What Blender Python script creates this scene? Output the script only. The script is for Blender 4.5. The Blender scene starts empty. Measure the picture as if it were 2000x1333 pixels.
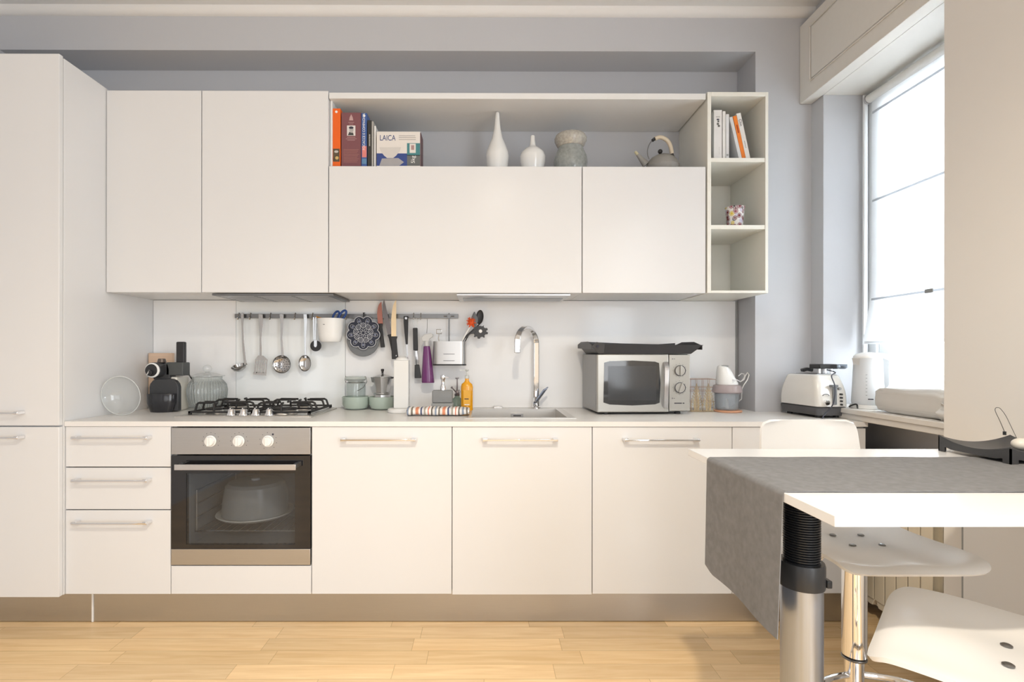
import bpy, math, random
from mathutils import Vector, Matrix, Euler, noise
random.seed(7)
S = bpy.context.scene
C = S.collection
PI = math.pi

# ------------------------------------------------------------------ camera
FPX, CX, CY = 1023.31, 949.48, 695.85
CAM = Vector((1.7886, -2.841, 1.1735)); YAW, ROL = 0.003, 0.001
cd = bpy.data.cameras.new('camera'); cam = bpy.data.objects.new('camera', cd); C.objects.link(cam)
cd.sensor_fit = 'HORIZONTAL'; cd.sensor_width = 36.0; cd.lens = FPX*36/2000
cd.shift_x = (1000-CX)/2000; cd.shift_y = (CY-666.5)/2000
cd.clip_start = 0.05; cd.clip_end = 200
_r = Vector((math.cos(YAW), -math.sin(YAW), 0)); _f = Vector((math.sin(YAW), math.cos(YAW), 0)); _u = Vector((0,0,1))
_r2 = math.cos(ROL)*_r + math.sin(ROL)*_u; _u2 = -math.sin(ROL)*_r + math.cos(ROL)*_u
M = Matrix((( _r2.x,_u2.x,-_f.x,CAM.x),(_r2.y,_u2.y,-_f.y,CAM.y),(_r2.z,_u2.z,-_f.z,CAM.z),(0,0,0,1)))
cam.matrix_world = M
S.camera = cam
def at(u, v, y):                     # point of the photograph at wall distance y (metres, y=0 is the kitchen wall)
    d = _f + _r2*((u-CX)/FPX) + _u2*((CY-v)/FPX)
    return CAM + d*((y-CAM.y)/d.y)
def X(u, y): return at(u, 696, y).x
def Z(v, y, u=950): return at(u, v, y).z

# ------------------------------------------------------------------ world, lights, exposure
w = bpy.data.worlds.new('world'); S.world = w; w.use_nodes = True
bg = w.node_tree.nodes['Background']; bg.inputs[0].default_value = (0.90, 0.95, 1.0, 1); bg.inputs[1].default_value = 11.0
S.view_settings.view_transform = 'Standard'; S.view_settings.look = 'None'
S.view_settings.exposure = 0.18; S.view_settings.gamma = 1.0; S.view_settings.use_curve_mapping = False
def area(name, loc, target, sx, sy, power, col):
    l = bpy.data.lights.new(name, 'AREA'); l.shape = 'RECTANGLE'; l.size = sx; l.size_y = sy; l.energy = power; l.color = col
    o = bpy.data.objects.new(name, l); C.objects.link(o); o.location = loc
    o.rotation_euler = (Vector(target)-Vector(loc)).to_track_quat('-Z','Y').to_euler(); return o
# added fill light at the solid rear wall, daylight of side windows, ceiling lamp
area('fill_rear', (1.9,-6.4,1.15), (1.9,0,1.15), 3.0, 2.0, 30, (0.90,0.95,1.0))
area('daylight_right', (3.34,-3.8,1.45), (0,-3.8,1.45), 2.2, 2.2, 74, (0.86,0.93,1.0))
area('daylight_left', (-.64,-4.6,1.4), (2,-4.6,1.4), 0.9, 2.0, 9, (0.84,0.92,1.0))
pl = bpy.data.lights.new('ceiling_lamp', 'SPOT'); pl.energy = 150; pl.color = (1.0,0.88,0.71); pl.shadow_soft_size = 0.05
pl.spot_size = math.radians(150); pl.spot_blend = 0.75
po = bpy.data.objects.new('ceiling_lamp', pl); C.objects.link(po); po.location = (1.90,-2.74,2.78)

# ------------------------------------------------------------------ mesh helpers
class MB:
    def __init__(s): s.v=[]; s.f=[]; s.m=[]
    def add(s, vs, fs, mi=0):
        n=len(s.v); s.v += [Vector(p) for p in vs]; s.f += [tuple(i+n for i in f) for f in fs]; s.m += [mi]*len(fs); return s
    def box(s, a, b, mi=0):
        x0,x1=sorted((a[0],b[0])); y0,y1=sorted((a[1],b[1])); z0,z1=sorted((a[2],b[2]))
        return s.add([(x0,y0,z0),(x1,y0,z0),(x1,y1,z0),(x0,y1,z0),(x0,y0,z1),(x1,y0,z1),(x1,y1,z1),(x0,y1,z1)],
            [(0,3,2,1),(4,5,6,7),(0,1,5,4),(1,2,6,5),(2,3,7,6),(3,0,4,7)], mi)
    def cyl(s, p, q, r, r2=None, n=24, mi=0, caps=True):
        p=Vector(p); q=Vector(q); r2=r if r2 is None else r2; d=(q-p).normalized()
        a=d.orthogonal().normalized(); b=d.cross(a); vs=[]
        for c,rr in ((p,r),(q,r2)):
            for i in range(n):
                t=2*PI*i/n; vs.append(c+(a*math.cos(t)+b*math.sin(t))*rr)
        fs=[(i,(i+1)%n,n+(i+1)%n,n+i) for i in range(n)]
        if caps: fs += [tuple(range(n))[::-1], tuple(range(n,2*n))]
        return s.add(vs,fs,mi)
    def lathe(s, prof, c=(0,0,0), n=40, mi=0, ax=None, flute=0, fn=0, sx=1, sy=1):
        c=Vector(c); vs=[]; rot = Vector((0,0,1)).rotation_difference(Vector(ax)) if ax else None
        for r,z in prof:
            for i in range(n):
                t=2*PI*i/n; rr=r*(1+flute*math.cos(fn*t)) if fn else r
                p=Vector((rr*math.cos(t)*sx, rr*math.sin(t)*sy, z))
                if rot: p=rot@p
                vs.append(c+p)
        fs=[]
        for k in range(len(prof)-1):
            for i in range(n): fs.append((k*n+i,k*n+(i+1)%n,(k+1)*n+(i+1)%n,(k+1)*n+i))
        if prof[0][0]>1e-6: fs.append(tuple(range(n))[::-1])
        if prof[-1][0]>1e-6: fs.append(tuple(range((len(prof)-1)*n,len(prof)*n)))
        return s.add(vs,fs,mi)
    def tube(s, pts, r, n=10, closed=False, mi=0, rx=None, up=None):
        pts=[Vector(p) for p in pts]; m=len(pts); vs=[]; rs=r if isinstance(r,(list,tuple)) else [r]*m
        prev=None
        for i,p in enumerate(pts):
            if closed: t=(pts[(i+1)%m]-pts[i-1]).normalized()
            else: t=(pts[min(i+1,m-1)]-pts[max(i-1,0)]).normalized()
            if up is not None: a=Vector(up)-t*Vector(up).dot(t)
            elif prev is None: a=t.orthogonal()
            else: a=prev-t*prev.dot(t)
            if a.length<1e-6: a=t.orthogonal()
            a.normalize(); prev=a; b=t.cross(a)
            for k in range(n):
                th=2*PI*k/n; vs.append(p+a*math.cos(th)*rs[i]+b*math.sin(th)*(rx if rx else rs[i]))
        fs=[]; L=m if closed else m-1
        for i in range(L):
            j=(i+1)%m
            for k in range(n): fs.append((i*n+k,i*n+(k+1)%n,j*n+(k+1)%n,j*n+k))
        if not closed: fs += [tuple(range(n))[::-1], tuple(range((m-1)*n,m*n))]
        return s.add(vs,fs,mi)
    def ribbon(s, pts, w, t, side, mi=0):            # flat bar of width w (along side) and thickness t
        pts=[Vector(p) for p in pts]; m=len(pts); sd=Vector(side).normalized(); vs=[]
        ws=w if isinstance(w,(list,tuple)) else [w]*m
        for i,p in enumerate(pts):
            tg=(pts[min(i+1,m-1)]-pts[max(i-1,0)]).normalized(); nn=tg.cross(sd).normalized(); ss=sd
            for a,b in ((-1,-1),(1,-1),(1,1),(-1,1)): vs.append(p+ss*a*ws[i]/2+nn*b*t/2)
        fs=[]
        for i in range(m-1):
            for k in range(4): fs.append((i*4+k,i*4+(k+1)%4,i*4+4+(k+1)%4,i*4+4+k))
        fs += [(3,2,1,0),tuple(range((m-1)*4,m*4))]
        return s.add(vs,fs,mi)
    def prism(s, poly, d, mi=0):                      # polygon (3-D points, planar) extruded along vector d
        n=len(poly); vs=[Vector(p) for p in poly]+[Vector(p)+Vector(d) for p in poly]
        fs=[tuple(range(n))[::-1], tuple(range(n,2*n))]+[(i,(i+1)%n,n+(i+1)%n,n+i) for i in range(n)]
        return s.add(vs,fs,mi)
    def ball(s, c, r, n=20, mi=0, sc=(1,1,1)):
        c=Vector(c); vs=[]; fs=[]; h=n//2
        for j in range(1,h):
            for i in range(n):
                p=PI*j/h; t=2*PI*i/n; vs.append(c+Vector((math.sin(p)*math.cos(t)*sc[0],math.sin(p)*math.sin(t)*sc[1],math.cos(p)*sc[2]))*r)
        top=len(vs); vs += [c+Vector((0,0,r*sc[2])), c-Vector((0,0,r*sc[2]))]
        for j in range(h-2):
            for i in range(n): fs.append((j*n+i,(j+1)*n+i,(j+1)*n+(i+1)%n,j*n+(i+1)%n))
        for i in range(n): fs.append((top,i,(i+1)%n)); fs.append((top+1,(h-2)*n+(i+1)%n,(h-2)*n+i))
        return s.add(vs,fs,mi)
    def sheet(s, fn, nu, nv, t, mi=0):                # thick surface: fn(a,b)->point, a,b in 0..1, thickness t along normals
        g=[[Vector(fn(i/nu,j/nv)) for j in range(nv+1)] for i in range(nu+1)]
        vs=[]; W=nv+1
        nrm=[]
        for i in range(nu+1):
            for j in range(nv+1):
                du=g[min(i+1,nu)][j]-g[max(i-1,0)][j]; dv=g[i][min(j+1,nv)]-g[i][max(j-1,0)]
                n=du.cross(dv); n=n.normalized() if n.length>1e-9 else Vector((0,0,1)); nrm.append(n); vs.append(g[i][j]+n*t/2)
        N=len(vs); vs += [g[i][j]-nrm[i*W+j]*t/2 for i in range(nu+1) for j in range(nv+1)]
        fs=[]
        for i in range(nu):
            for j in range(nv):
                a=i*W+j; b=a+W; fs.append((a,b,b+1,a+1)); fs.append((N+a,N+a+1,N+b+1,N+b))
        for i in range(nu):
            a=i*W; fs.append((a,N+a,N+a+W,a+W)); a=i*W+nv; fs.append((a,a+W,N+a+W,N+a))
        for j in range(nv):
            fs.append((j,j+1,N+j+1,N+j)); a=nu*W+j; fs.append((a,N+a,N+a+1,a+1))
        return s.add(vs,fs,mi)
    def move(s, T):
        s.v=[T@p for p in s.v]; return s

def off_of(p):
    while p.parent: p=p.parent
    return p.location.copy()
def obj(name, mb, mat, parent=None, local=False, bevel=0, smooth=35, sub=0, base=None, seg=2):
    me=bpy.data.meshes.new(name); o=bpy.data.objects.new(name, me); C.objects.link(o)
    off=Vector((0,0,0))
    if parent is not None and not local: off=off_of(parent)
    if base is not None: off=Vector(base); o.location=base
    me.from_pydata([p-off for p in mb.v],[],mb.f)
    for m in (mat if isinstance(mat,(list,tuple)) else [mat]): me.materials.append(m)
    for p,mi in zip(me.polygons,mb.m): p.material_index=mi
    import bmesh
    b=bmesh.new(); b.from_mesh(me); bmesh.ops.recalc_face_normals(b, faces=b.faces); b.to_mesh(me); b.free()
    if smooth:
        for p in me.polygons: p.use_smooth=True
        me.set_sharp_from_angle(angle=math.radians(smooth))
    if bevel:
        m=o.modifiers.new('bevel','BEVEL'); m.width=bevel; m.segments=seg; m.limit_method='ANGLE'; m.angle_limit=math.radians(35)
    if sub:
        m=o.modifiers.new('sub','SUBSURF'); m.levels=sub; m.render_levels=sub
    if parent is not None: o.parent=parent
    return o
def tag(o, label, cat, group=None):
    o['label']=label; o['category']=cat
    if group: o['group']=group
    return o
def thing(name, label, cat, loc=(0,0,0), rotz=0, group=None):
    o=bpy.data.objects.new(name,None); C.objects.link(o); o.location=loc; o.rotation_euler=(0,0,rotz)
    o.empty_display_size=.05
    return tag(o,label,cat,group)
def solo(name, mb, mat, label, cat, base, group=None, **k):
    return tag(obj(name, mb, mat, None, base=base, **k), label, cat, group)
def struct(name, mb, mat, **k):
    o=obj(name, mb, mat, None, **k); o['kind']='structure'; return o
def lettering(name, body, size, loc, rot, mat, parent, ext=0.0003, align='CENTER', xs=1.0):
    cu=bpy.data.curves.new(name,'FONT'); cu.body=body; cu.size=size; cu.extrude=ext; cu.align_x=align; cu.align_y='CENTER'
    t=bpy.data.objects.new(name,cu); C.objects.link(t)
    bpy.context.view_layer.update()
    me=bpy.data.meshes.new_from_object(t.evaluated_get(bpy.context.evaluated_depsgraph_get()))
    C.objects.unlink(t); bpy.data.objects.remove(t)
    T=Matrix.Translation(Vector(loc))@Euler(rot).to_matrix().to_4x4()@Matrix.Diagonal((xs,1,1,1))
    me.transform(T)
    off=off_of(parent) if parent is not None else Vector((0,0,0))
    me.transform(Matrix.Translation(-off)); me.materials.clear(); me.materials.append(mat)
    o=bpy.data.objects.new(name,me); C.objects.link(o); o.parent=parent; return o
FRONT=(PI/2,0,0)

# ------------------------------------------------------------------ materials
def lin(c):
    if isinstance(c,str):
        c=tuple(int(c[i:i+2],16)/255 for i in (0,2,4))
        return tuple((x/12.92 if x<=.04045 else ((x+.055)/1.055)**2.4) for x in c)
    return c
def mat(name, col, rough=.5, metal=0, noise_=.03, nscale=40, bump=0, coat=0, trans=0, ior=1.45, alpha=1, aniso=None, spec=.5):
    m=bpy.data.materials.new(name); m.use_nodes=True; nt=m.node_tree; b=nt.nodes['Principled BSDF']; c=lin(col)
    b.inputs['Base Color'].default_value=(*c,1); b.inputs['Roughness'].default_value=rough; b.inputs['Metallic'].default_value=metal
    b.inputs['Coat Weight'].default_value=coat; b.inputs['Coat Roughness'].default_value=.04
    b.inputs['Transmission Weight'].default_value=trans; b.inputs['IOR'].default_value=ior
    b.inputs['Specular IOR Level'].default_value=spec; b.inputs['Alpha'].default_value=alpha
    tc=nt.nodes.new('ShaderNodeTexCoord'); mp=nt.nodes.new('ShaderNodeMapping'); nz=nt.nodes.new('ShaderNodeTexNoise')
    nt.links.new(tc.outputs['Object'],mp.inputs[0]); nt.links.new(mp.outputs[0],nz.inputs['Vector']); nz.inputs['Scale'].default_value=nscale
    if aniso: mp.inputs['Scale'].default_value=aniso
    if noise_:
        mx=nt.nodes.new('ShaderNodeMix'); mx.data_type='RGBA'; nt.links.new(nz.outputs['Fac'],mx.inputs['Factor'])
        mx.inputs['A'].default_value=(*[x*(1-noise_) for x in c],1); mx.inputs['B'].default_value=(*[min(1,x*(1+noise_)) for x in c],1)
        nt.links.new(mx.outputs['Result'],b.inputs['Base Color'])
    if bump:
        bp=nt.nodes.new('ShaderNodeBump'); bp.inputs['Strength'].default_value=bump; bp.inputs['Distance'].default_value=.002
        nt.links.new(nz.outputs['Fac'],bp.inputs['Height']); nt.links.new(bp.outputs[0],b.inputs['Normal'])
    return m
def glassy(name, col=(.95,.98,.97), clear=.85, rough=.02):
    # thin clear glass or plastic: see-through with a Fresnel sheen
    m=bpy.data.materials.new(name); m.use_nodes=True; nt=m.node_tree; nt.nodes.clear()
    out=nt.nodes.new('ShaderNodeOutputMaterial'); tr=nt.nodes.new('ShaderNodeBsdfTransparent'); tr.inputs[0].default_value=(*col,1)
    gl=nt.nodes.new('ShaderNodeBsdfGlossy'); gl.inputs['Roughness'].default_value=rough
    df=nt.nodes.new('ShaderNodeBsdfDiffuse'); df.inputs[0].default_value=(*col,1)
    lw=nt.nodes.new('ShaderNodeLayerWeight'); lw.inputs['Blend'].default_value=.5
    pw=nt.nodes.new('ShaderNodeMath'); pw.operation='POWER'; nt.links.new(lw.outputs['Facing'],pw.inputs[0]); pw.inputs[1].default_value=4
    fr=nt.nodes.new('ShaderNodeMath'); fr.operation='MULTIPLY_ADD'; nt.links.new(pw.outputs[0],fr.inputs[0]); fr.inputs[1].default_value=.75; fr.inputs[2].default_value=.04
    m1=nt.nodes.new('ShaderNodeMixShader'); m1.inputs[0].default_value=clear
    nt.links.new(df.outputs[0],m1.inputs[1]); nt.links.new(tr.outputs[0],m1.inputs[2])
    m2=nt.nodes.new('ShaderNodeMixShader'); nt.links.new(fr.outputs[0],m2.inputs[0])
    nt.links.new(m1.outputs[0],m2.inputs[1]); nt.links.new(gl.outputs[0],m2.inputs[2]); nt.links.new(m2.outputs[0],out.inputs[0])
    return m
def translucent(name, col, t=.5, rough=.3, gloss=0.0, clear=0.0):
    m=bpy.data.materials.new(name); m.use_nodes=True; nt=m.node_tree; nt.nodes.clear()
    out=nt.nodes.new('ShaderNodeOutputMaterial'); c=(*lin(col),1)
    tl=nt.nodes.new('ShaderNodeBsdfTranslucent'); tl.inputs[0].default_value=c
    df=nt.nodes.new('ShaderNodeBsdfDiffuse'); df.inputs[0].default_value=c
    mx=nt.nodes.new('ShaderNodeMixShader'); mx.inputs[0].default_value=t; nt.links.new(df.outputs[0],mx.inputs[1]); nt.links.new(tl.outputs[0],mx.inputs[2])
    last=mx
    if clear:
        tp=nt.nodes.new('ShaderNodeBsdfTransparent'); m3=nt.nodes.new('ShaderNodeMixShader'); m3.inputs[0].default_value=clear
        nt.links.new(last.outputs[0],m3.inputs[1]); nt.links.new(tp.outputs[0],m3.inputs[2]); last=m3
    if gloss:
        gl=nt.nodes.new('ShaderNodeBsdfGlossy'); gl.inputs['Roughness'].default_value=rough
        lw=nt.nodes.new('ShaderNodeLayerWeight'); lw.inputs['Blend'].default_value=.5
        pw=nt.nodes.new('ShaderNodeMath'); pw.operation='POWER'; nt.links.new(lw.outputs['Facing'],pw.inputs[0]); pw.inputs[1].default_value=4
        fr=nt.nodes.new('ShaderNodeMath'); fr.operation='MULTIPLY_ADD'; nt.links.new(pw.outputs[0],fr.inputs[0]); fr.inputs[1].default_value=gloss; fr.inputs[2].default_value=.04
        m2=nt.nodes.new('ShaderNodeMixShader'); nt.links.new(fr.outputs[0],m2.inputs[0]); nt.links.new(last.outputs[0],m2.inputs[1]); nt.links.new(gl.outputs[0],m2.inputs[2]); last=m2
    nt.links.new(last.outputs[0],out.inputs[0]); return m

WHITE=mat('white_gloss_laminate',(.74,.74,.745),.24,noise_=.01,nscale=3)
WHITEM=mat('white_satin_panel',(.76,.76,.755),.35,noise_=.01,nscale=3)
CREAMEDGE=mat('cream_board_edge',(.80,.79,.73),.4,noise_=.01)
TOP=mat('pale_worktop',(.78,.765,.745),.28,noise_=.03,nscale=160)
STEEL=mat('brushed_steel',(.50,.495,.49),.33,1,noise_=.06,nscale=6,aniso=(2,2,160),bump=.02)
STEELH=mat('brushed_steel_hob',(.74,.72,.69),.36,1,noise_=.04,nscale=6,aniso=(160,2,2))
CHROME=mat('polished_chrome',(.82,.82,.83),.06,1,noise_=.01)
SATIN=mat('satin_metal',(.62,.62,.63),.30,1,noise_=.02)
UTEN=mat('polished_steel',(.46,.455,.45),.13,1,noise_=.03)
GUN=mat('dark_steel_rail',(.22,.22,.22),.33,1,noise_=.05)
BLACK=mat('black_plastic',(.022,.022,.024),.38,noise_=.1)
BLACKM=mat('black_cast_iron',(.018,.017,.017),.55,noise_=.2,nscale=200,bump=.1)
CHAR=mat('charcoal_plastic',(.045,.046,.05),.42,noise_=.1)
GREY=mat('grey_plastic',(.30,.31,.31),.45,noise_=.05)
MGREY=mat('mid_grey_plastic',(.17,.18,.19),.5,noise_=.05)
PLAST=mat('white_plastic',(.83,.83,.82),.25,noise_=.01)
CREAMP=mat('cream_plastic',(.80,.76,.68),.28,noise_=.01)
SHADOWGAP=mat('dark_gap',(.06,.055,.05),.7)
GREEN=mat('celadon_glaze',(.42,.50,.44),.2,noise_=.03,coat=.4)
WHITEC=mat('white_glaze',(.78,.78,.77),.08,noise_=.01,coat=.6)
WOODB=mat('pale_birch_wood',(.72,.52,.38),.5,noise_=.12,nscale=8,aniso=(1,1,14))
CLEAR=glassy('clear_glass',(.96,.98,.97),.93)
CLEAR2=glassy('ribbed_glass',(.95,.965,.96),.90,.04)
PANE=glassy('window_glass',(.97,.99,1),.985)
INK=mat('dark_print',(.03,.03,.05),.6)
NAVY=mat('navy_print',(.03,.06,.20),.5)

def wallmat(name,c):
    return mat(name,c,.75,noise_=.025,nscale=2.2,bump=.02)
WALL=wallmat('lavender_grey_paint',(.53,.535,.56))
WALLB=wallmat('warm_lit_wall_paint',(.80,.77,.73))  # near right wall: warm light falling on it is put into the colour
CEIL=wallmat('white_ceiling_paint',(.76,.76,.76))
TRIM=wallmat('white_moulding_paint',(.78,.77,.76))
PELM=mat('ivory_lacquer',(.74,.72,.68),.4,noise_=.02)

def floor_mat():
    m=bpy.data.materials.new('maple_parquet'); m.use_nodes=True; nt=m.node_tree; N=nt.nodes; L=nt.links; b=N['Principled BSDF']
    def n(t,**k):
        x=N.new('ShaderNode'+t)
        for a,v in k.items(): setattr(x,a,v)
        return x
    def mth(op,a,bb=None):
        x=n('Math',operation=op)
        for i,q in enumerate((a,bb)):
            if q is None: continue
            if isinstance(q,(int,float)): x.inputs[i].default_value=q
            else: L.new(q,x.inputs[i])
        return x.outputs[0]
    tc=n('TexCoord'); sp=n('SeparateXYZ'); L.new(tc.outputs['Object'],sp.inputs[0])
    ys=mth('DIVIDE',mth('ADD',sp.outputs[1],9.998),.0915); row=mth('FLOOR',ys); fy=mth('FRACT',ys)
    w1=n('TexWhiteNoise',noise_dimensions='1D'); L.new(row,w1.inputs['W'])
    xs=mth('ADD',mth('DIVIDE',sp.outputs[0],.60),mth('MULTIPLY',w1.outputs['Value'],7)); col=mth('FLOOR',xs); fx=mth('FRACT',xs)
    cb=n('CombineXYZ'); L.new(row,cb.inputs[0]); L.new(col,cb.inputs[1])
    w2=n('TexWhiteNoise',noise_dimensions='2D'); L.new(cb.outputs[0],w2.inputs['Vector'])
    mp=n('Mapping'); mp.inputs['Scale'].default_value=(1.6,22,1); L.new(tc.outputs['Object'],mp.inputs[0])
    ad=n('VectorMath',operation='ADD'); L.new(mp.outputs[0],ad.inputs[0]); L.new(w2.outputs['Color'],ad.inputs[1])
    gr=n('TexNoise'); gr.inputs['Scale'].default_value=2.2; gr.inputs['Detail'].default_value=8; gr.inputs['Distortion'].default_value=.6; L.new(ad.outputs[0],gr.inputs['Vector'])
    cr=n('ValToRGB'); e=cr.color_ramp.elements; e[0].position=.25; e[0].color=(.76,.51,.26,1); e[1].position=.75; e[1].color=(.92,.68,.39,1); L.new(gr.outputs['Fac'],cr.inputs[0])
    hs=n('HueSaturation'); L.new(cr.outputs[0],hs.inputs['Color']); L.new(mth('ADD',mth('MULTIPLY',w2.outputs['Value'],.22),.90),hs.inputs['Value'])
    gy=mth('LESS_THAN',mth('MINIMUM',fy,mth('SUBTRACT',1,fy)),.012); gx=mth('LESS_THAN',mth('MINIMUM',fx,mth('SUBTRACT',1,fx)),.0018)
    g=mth('MULTIPLY',mth('MAXIMUM',gy,gx),.45)
    mx=n('Mix',data_type='RGBA'); L.new(g,mx.inputs['Factor']); L.new(hs.outputs[0],mx.inputs['A']); mx.inputs['B'].default_value=(.28,.15,.06,1)
    L.new(mx.outputs['Result'],b.inputs['Base Color']); b.inputs['Roughness'].default_value=.24
    return m
FLOOR=floor_mat()

# ------------------------------------------------------------------ room shell
XL=-.66; YP=-.19; XP=3.16; XR=3.444; CEILZ=2.925; ZN=2.718; XPIL=3.372; YPIL=-1.04; XWIN=3.664; YREV=-.285; YB=-6.5
struct('floor', MB().box((XL-.2,YB-.2,-.1),(XR+1.0,.2,0)), FLOOR, smooth=0)
struct('ceiling', MB().box((XL-.2,YB-.2,CEILZ),(XR+1.0,.2,CEILZ+.1)), CEIL, smooth=0)
wb=MB(); wb.box((XL-.2,0,0),(XP,.2,CEILZ)); wb.box((XL,YP,ZN),(XP,0,CEILZ)); wb.box((XP,YP,0),(XR,.2,CEILZ))
struct('wall_back', wb, WALL, smooth=0)
struct('wall_left', MB().box((XL-.2,YB,0),(XL,0,CEILZ)), WALL, smooth=0)
# right wall: return by the corner, window opening with sill height, niche for the radiator, pilaster, then plain wall
SILL=.941
wr=MB(); wr.box((XR,YREV,0),(XR+.45,.2,CEILZ))
wr.box((XWIN-.02,YPIL-.5,0),(XWIN+.18,YREV,SILL-.045)); wr.box((XWIN,YPIL-.5,2.47),(XWIN+.18,YREV,CEILZ))
wr.box((XR,YPIL,2.60),(XWIN,YREV,CEILZ))
struct('wall_right', wr, WALL, smooth=0)
wr=MB(); wr.box((XPIL,YB,0),(XR+.45,YPIL,CEILZ))
o=struct('wall_right', wr, WALLB, smooth=0); o.name='wall_right_near'
wf=MB().box((XL-.2,YB-.2,0),(XR+.45,YB,CEILZ))
struct('wall_front', wf, WALL, smooth=0)
# ceiling moulding
def cove(x0,x1,y):
    n=8; poly=[(x0,y,CEILZ),(x0,y,CEILZ-.036)]+[(x0,y-.036*math.sin(PI/2*i/n)*1.0,CEILZ-.036*math.cos(PI/2*i/n)) for i in range(1,n+1)]
    return MB().prism(poly,(x1-x0,0,0))
struct('trim_1', cove(XL,XR,YP), TRIM, smooth=40)
t=MB(); n=8
poly=[(XL,YP-.001,CEILZ),(XL,YP-.001,CEILZ-.036)]+[(XL+.036*math.sin(PI/2*i/n),YP-.001,CEILZ-.036*math.cos(PI/2*i/n)) for i in range(1,n+1)]
t.prism(poly,(0,-6.2,0)); struct('trim_2', t, TRIM, smooth=40)

# window (far right) : frame, sash, glass
WF=mat('white_window_frame',(.82,.84,.85),.3,noise_=.01)
y0,y1=YPIL-.45,YREV-.002; zb,zt=SILL-.02,2.468
f=MB()
xa,xb=XWIN,XWIN+.06
f.box((xa,y1-.05,zb),(xb,y1,zt)); f.box((xa,y0,zb),(xb,y0+.05,zt)); f.box((xa,y0+.05,zb),(xb,y1-.05,zb+.05)); f.box((xa,y0+.05,zt-.05),(xb,y1-.05,zt))
win=struct('window_1', f, WF, bevel=.003)
s=MB(); xs=XWIN+.012
ya,yb=y0+.052,y1-.052
s.box((xs,yb-.065,zb+.052),(xs+.055,yb,zt-.052)); s.box((xs,ya,zb+.052),(xs+.055,ya+.065,zt-.052))
s.box((xs,ya+.065,zb+.052),(xs+.055,yb-.065,zb+.115)); s.box((xs,ya+.065,zt-.115),(xs+.055,yb-.065,zt-.052)); 
obj('sash', s, WF, win, bevel=.004)
obj('pane', MB().box((xs+.024,ya+.065,zb+.115),(xs+.030,yb-.065,zt-.115)), PANE, win, smooth=0)

# sill slab
s=MB(); s.box((3.40,YPIL+.002,SILL-.022),(XWIN-.002,YREV-.002,SILL)); s.box((3.408,YPIL+.002,SILL-.048),(XWIN-.03,YREV-.002,SILL-.022))
struct('trim_3', s, mat('sill_stone',(.70,.67,.63),.35,noise_=.03), bevel=.003)

# ------------------------------------------------------------------ kitchen: planes
YF=-.60; ZW=.8934; ZU=.8724; ZB=.155; YU=-.361; ZUT=2.4276; ZUB=1.473
def handle(parent, xc, zc, w=.318, drop=False):
    # chrome bow handle: thin flat bar on two angled posts
    yy=YF; h=MB(); x0=xc-w/2; x1=xc+w/2
    h.box((x0,yy-.036,zc-.004),(x1,yy-.028,zc+.004))
    for a,sg in ((x0,1),(x1,-1)):
        h.prism([(a,yy-.034,zc-.006),(a+sg*.020,yy-.030,zc-.006),(a+sg*.020,yy-.001,zc-.006),(a-sg*.004,yy-.001,zc-.006)],(0,0,.012))
    return obj('handle', h, CHROME, parent, bevel=.0015)
def front(name, parent, x0, x1, z0, z1, y, th=.02, m=None, g=.0015):
    return obj(name, MB().box((x0+g,y,z0),(x1-g,y+th,z1)), m or WHITE, parent, bevel=.0015)

# tall cabinet
XT0=-.60
tc=thing('tall_cabinet','tall white two-door cabinet at the far left of the kitchen','cabinet',(-.30,-.3,0))
obj('body', MB().box((XT0,-.607,ZB),(-.001,-.002,2.438)), WHITE, tc, bevel=.001)
d=obj('door', MB().box((XT0,-.630,ZU+.006),(-.003,-.609,2.446)), WHITE, tc, bevel=.002)
yy=-.630
for zc,dd in ((Z(808,-.66),d),):
    h=MB(); h.box((-.47,yy-.036,zc-.004),(-.148,yy-.028,zc+.004))
    for a,sg in ((-.47,1),(-.148,-1)): h.prism([(a,yy-.034,zc-.006),(a+sg*.02,yy-.03,zc-.006),(a+sg*.02,yy-.001,zc-.006),(a-sg*.004,yy-.001,zc-.006)],(0,0,.012))
    obj('handle', h, CHROME, dd, bevel=.0015)
d=obj('door', MB().box((XT0,-.630,ZB),(-.003,-.609,ZU)), WHITE, tc, bevel=.002)
zc=Z(856,-.66); h=MB(); h.box((-.47,yy-.036,zc-.004),(-.148,yy-.028,zc+.004))
for a,sg in ((-.47,1),(-.148,-1)): h.prism([(a,yy-.034,zc-.006),(a+sg*.02,yy-.03,zc-.006),(a+sg*.02,yy-.001,zc-.006),(a-sg*.004,yy-.001,zc-.006)],(0,0,.012))
obj('handle', h, CHROME, d, bevel=.0015)
# plinths
p=MB(); yp=-.53
p.box((XT0,yp,.004),(.062,yp+.015,ZB-.001))
t=thing('plinth','brushed steel kickboard with black air slots below the tall cabinet','kickboard',(-.25,yp,0))
obj('board', p, STEEL, t, smooth=0)
for a,b in ((-.55,X(8,yp)),(X(20,yp),X(98,yp))):
    obj('air_slot', MB().box((a,yp-.001,Z(1166.5,yp)),(b,yp-.0001,Z(1163,yp))), BLACK, t, smooth=0)
solo('plinth', MB().box((.070,yp,.004),(3.415,yp+.015,ZB-.001)), STEEL, 'long brushed steel kickboard running below the base cabinets','kickboard',(1.7,yp,0), smooth=0)
solo('plinth_joint', MB().box((.0625,yp-.003,.002),(.0695,yp+.012,ZB-.001)), PLAST, 'thin white joint strip between the two steel kickboards','joint strip',(.066,yp,0), smooth=0)

def carcass(x0,x1):
    m=MB(); m.box((x0+.001,YF+.022,ZB),(x0+.018,-.01,ZU-.004)); m.box((x1-.018,YF+.022,ZB),(x1-.001,-.01,ZU-.004))
    m.box((x0+.018,YF+.022,ZB),(x1-.018,-.01,ZB+.018)); m.box((x0+.018,-.02,ZB+.018),(x1-.018,-.01,ZU-.004)); return m
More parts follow.
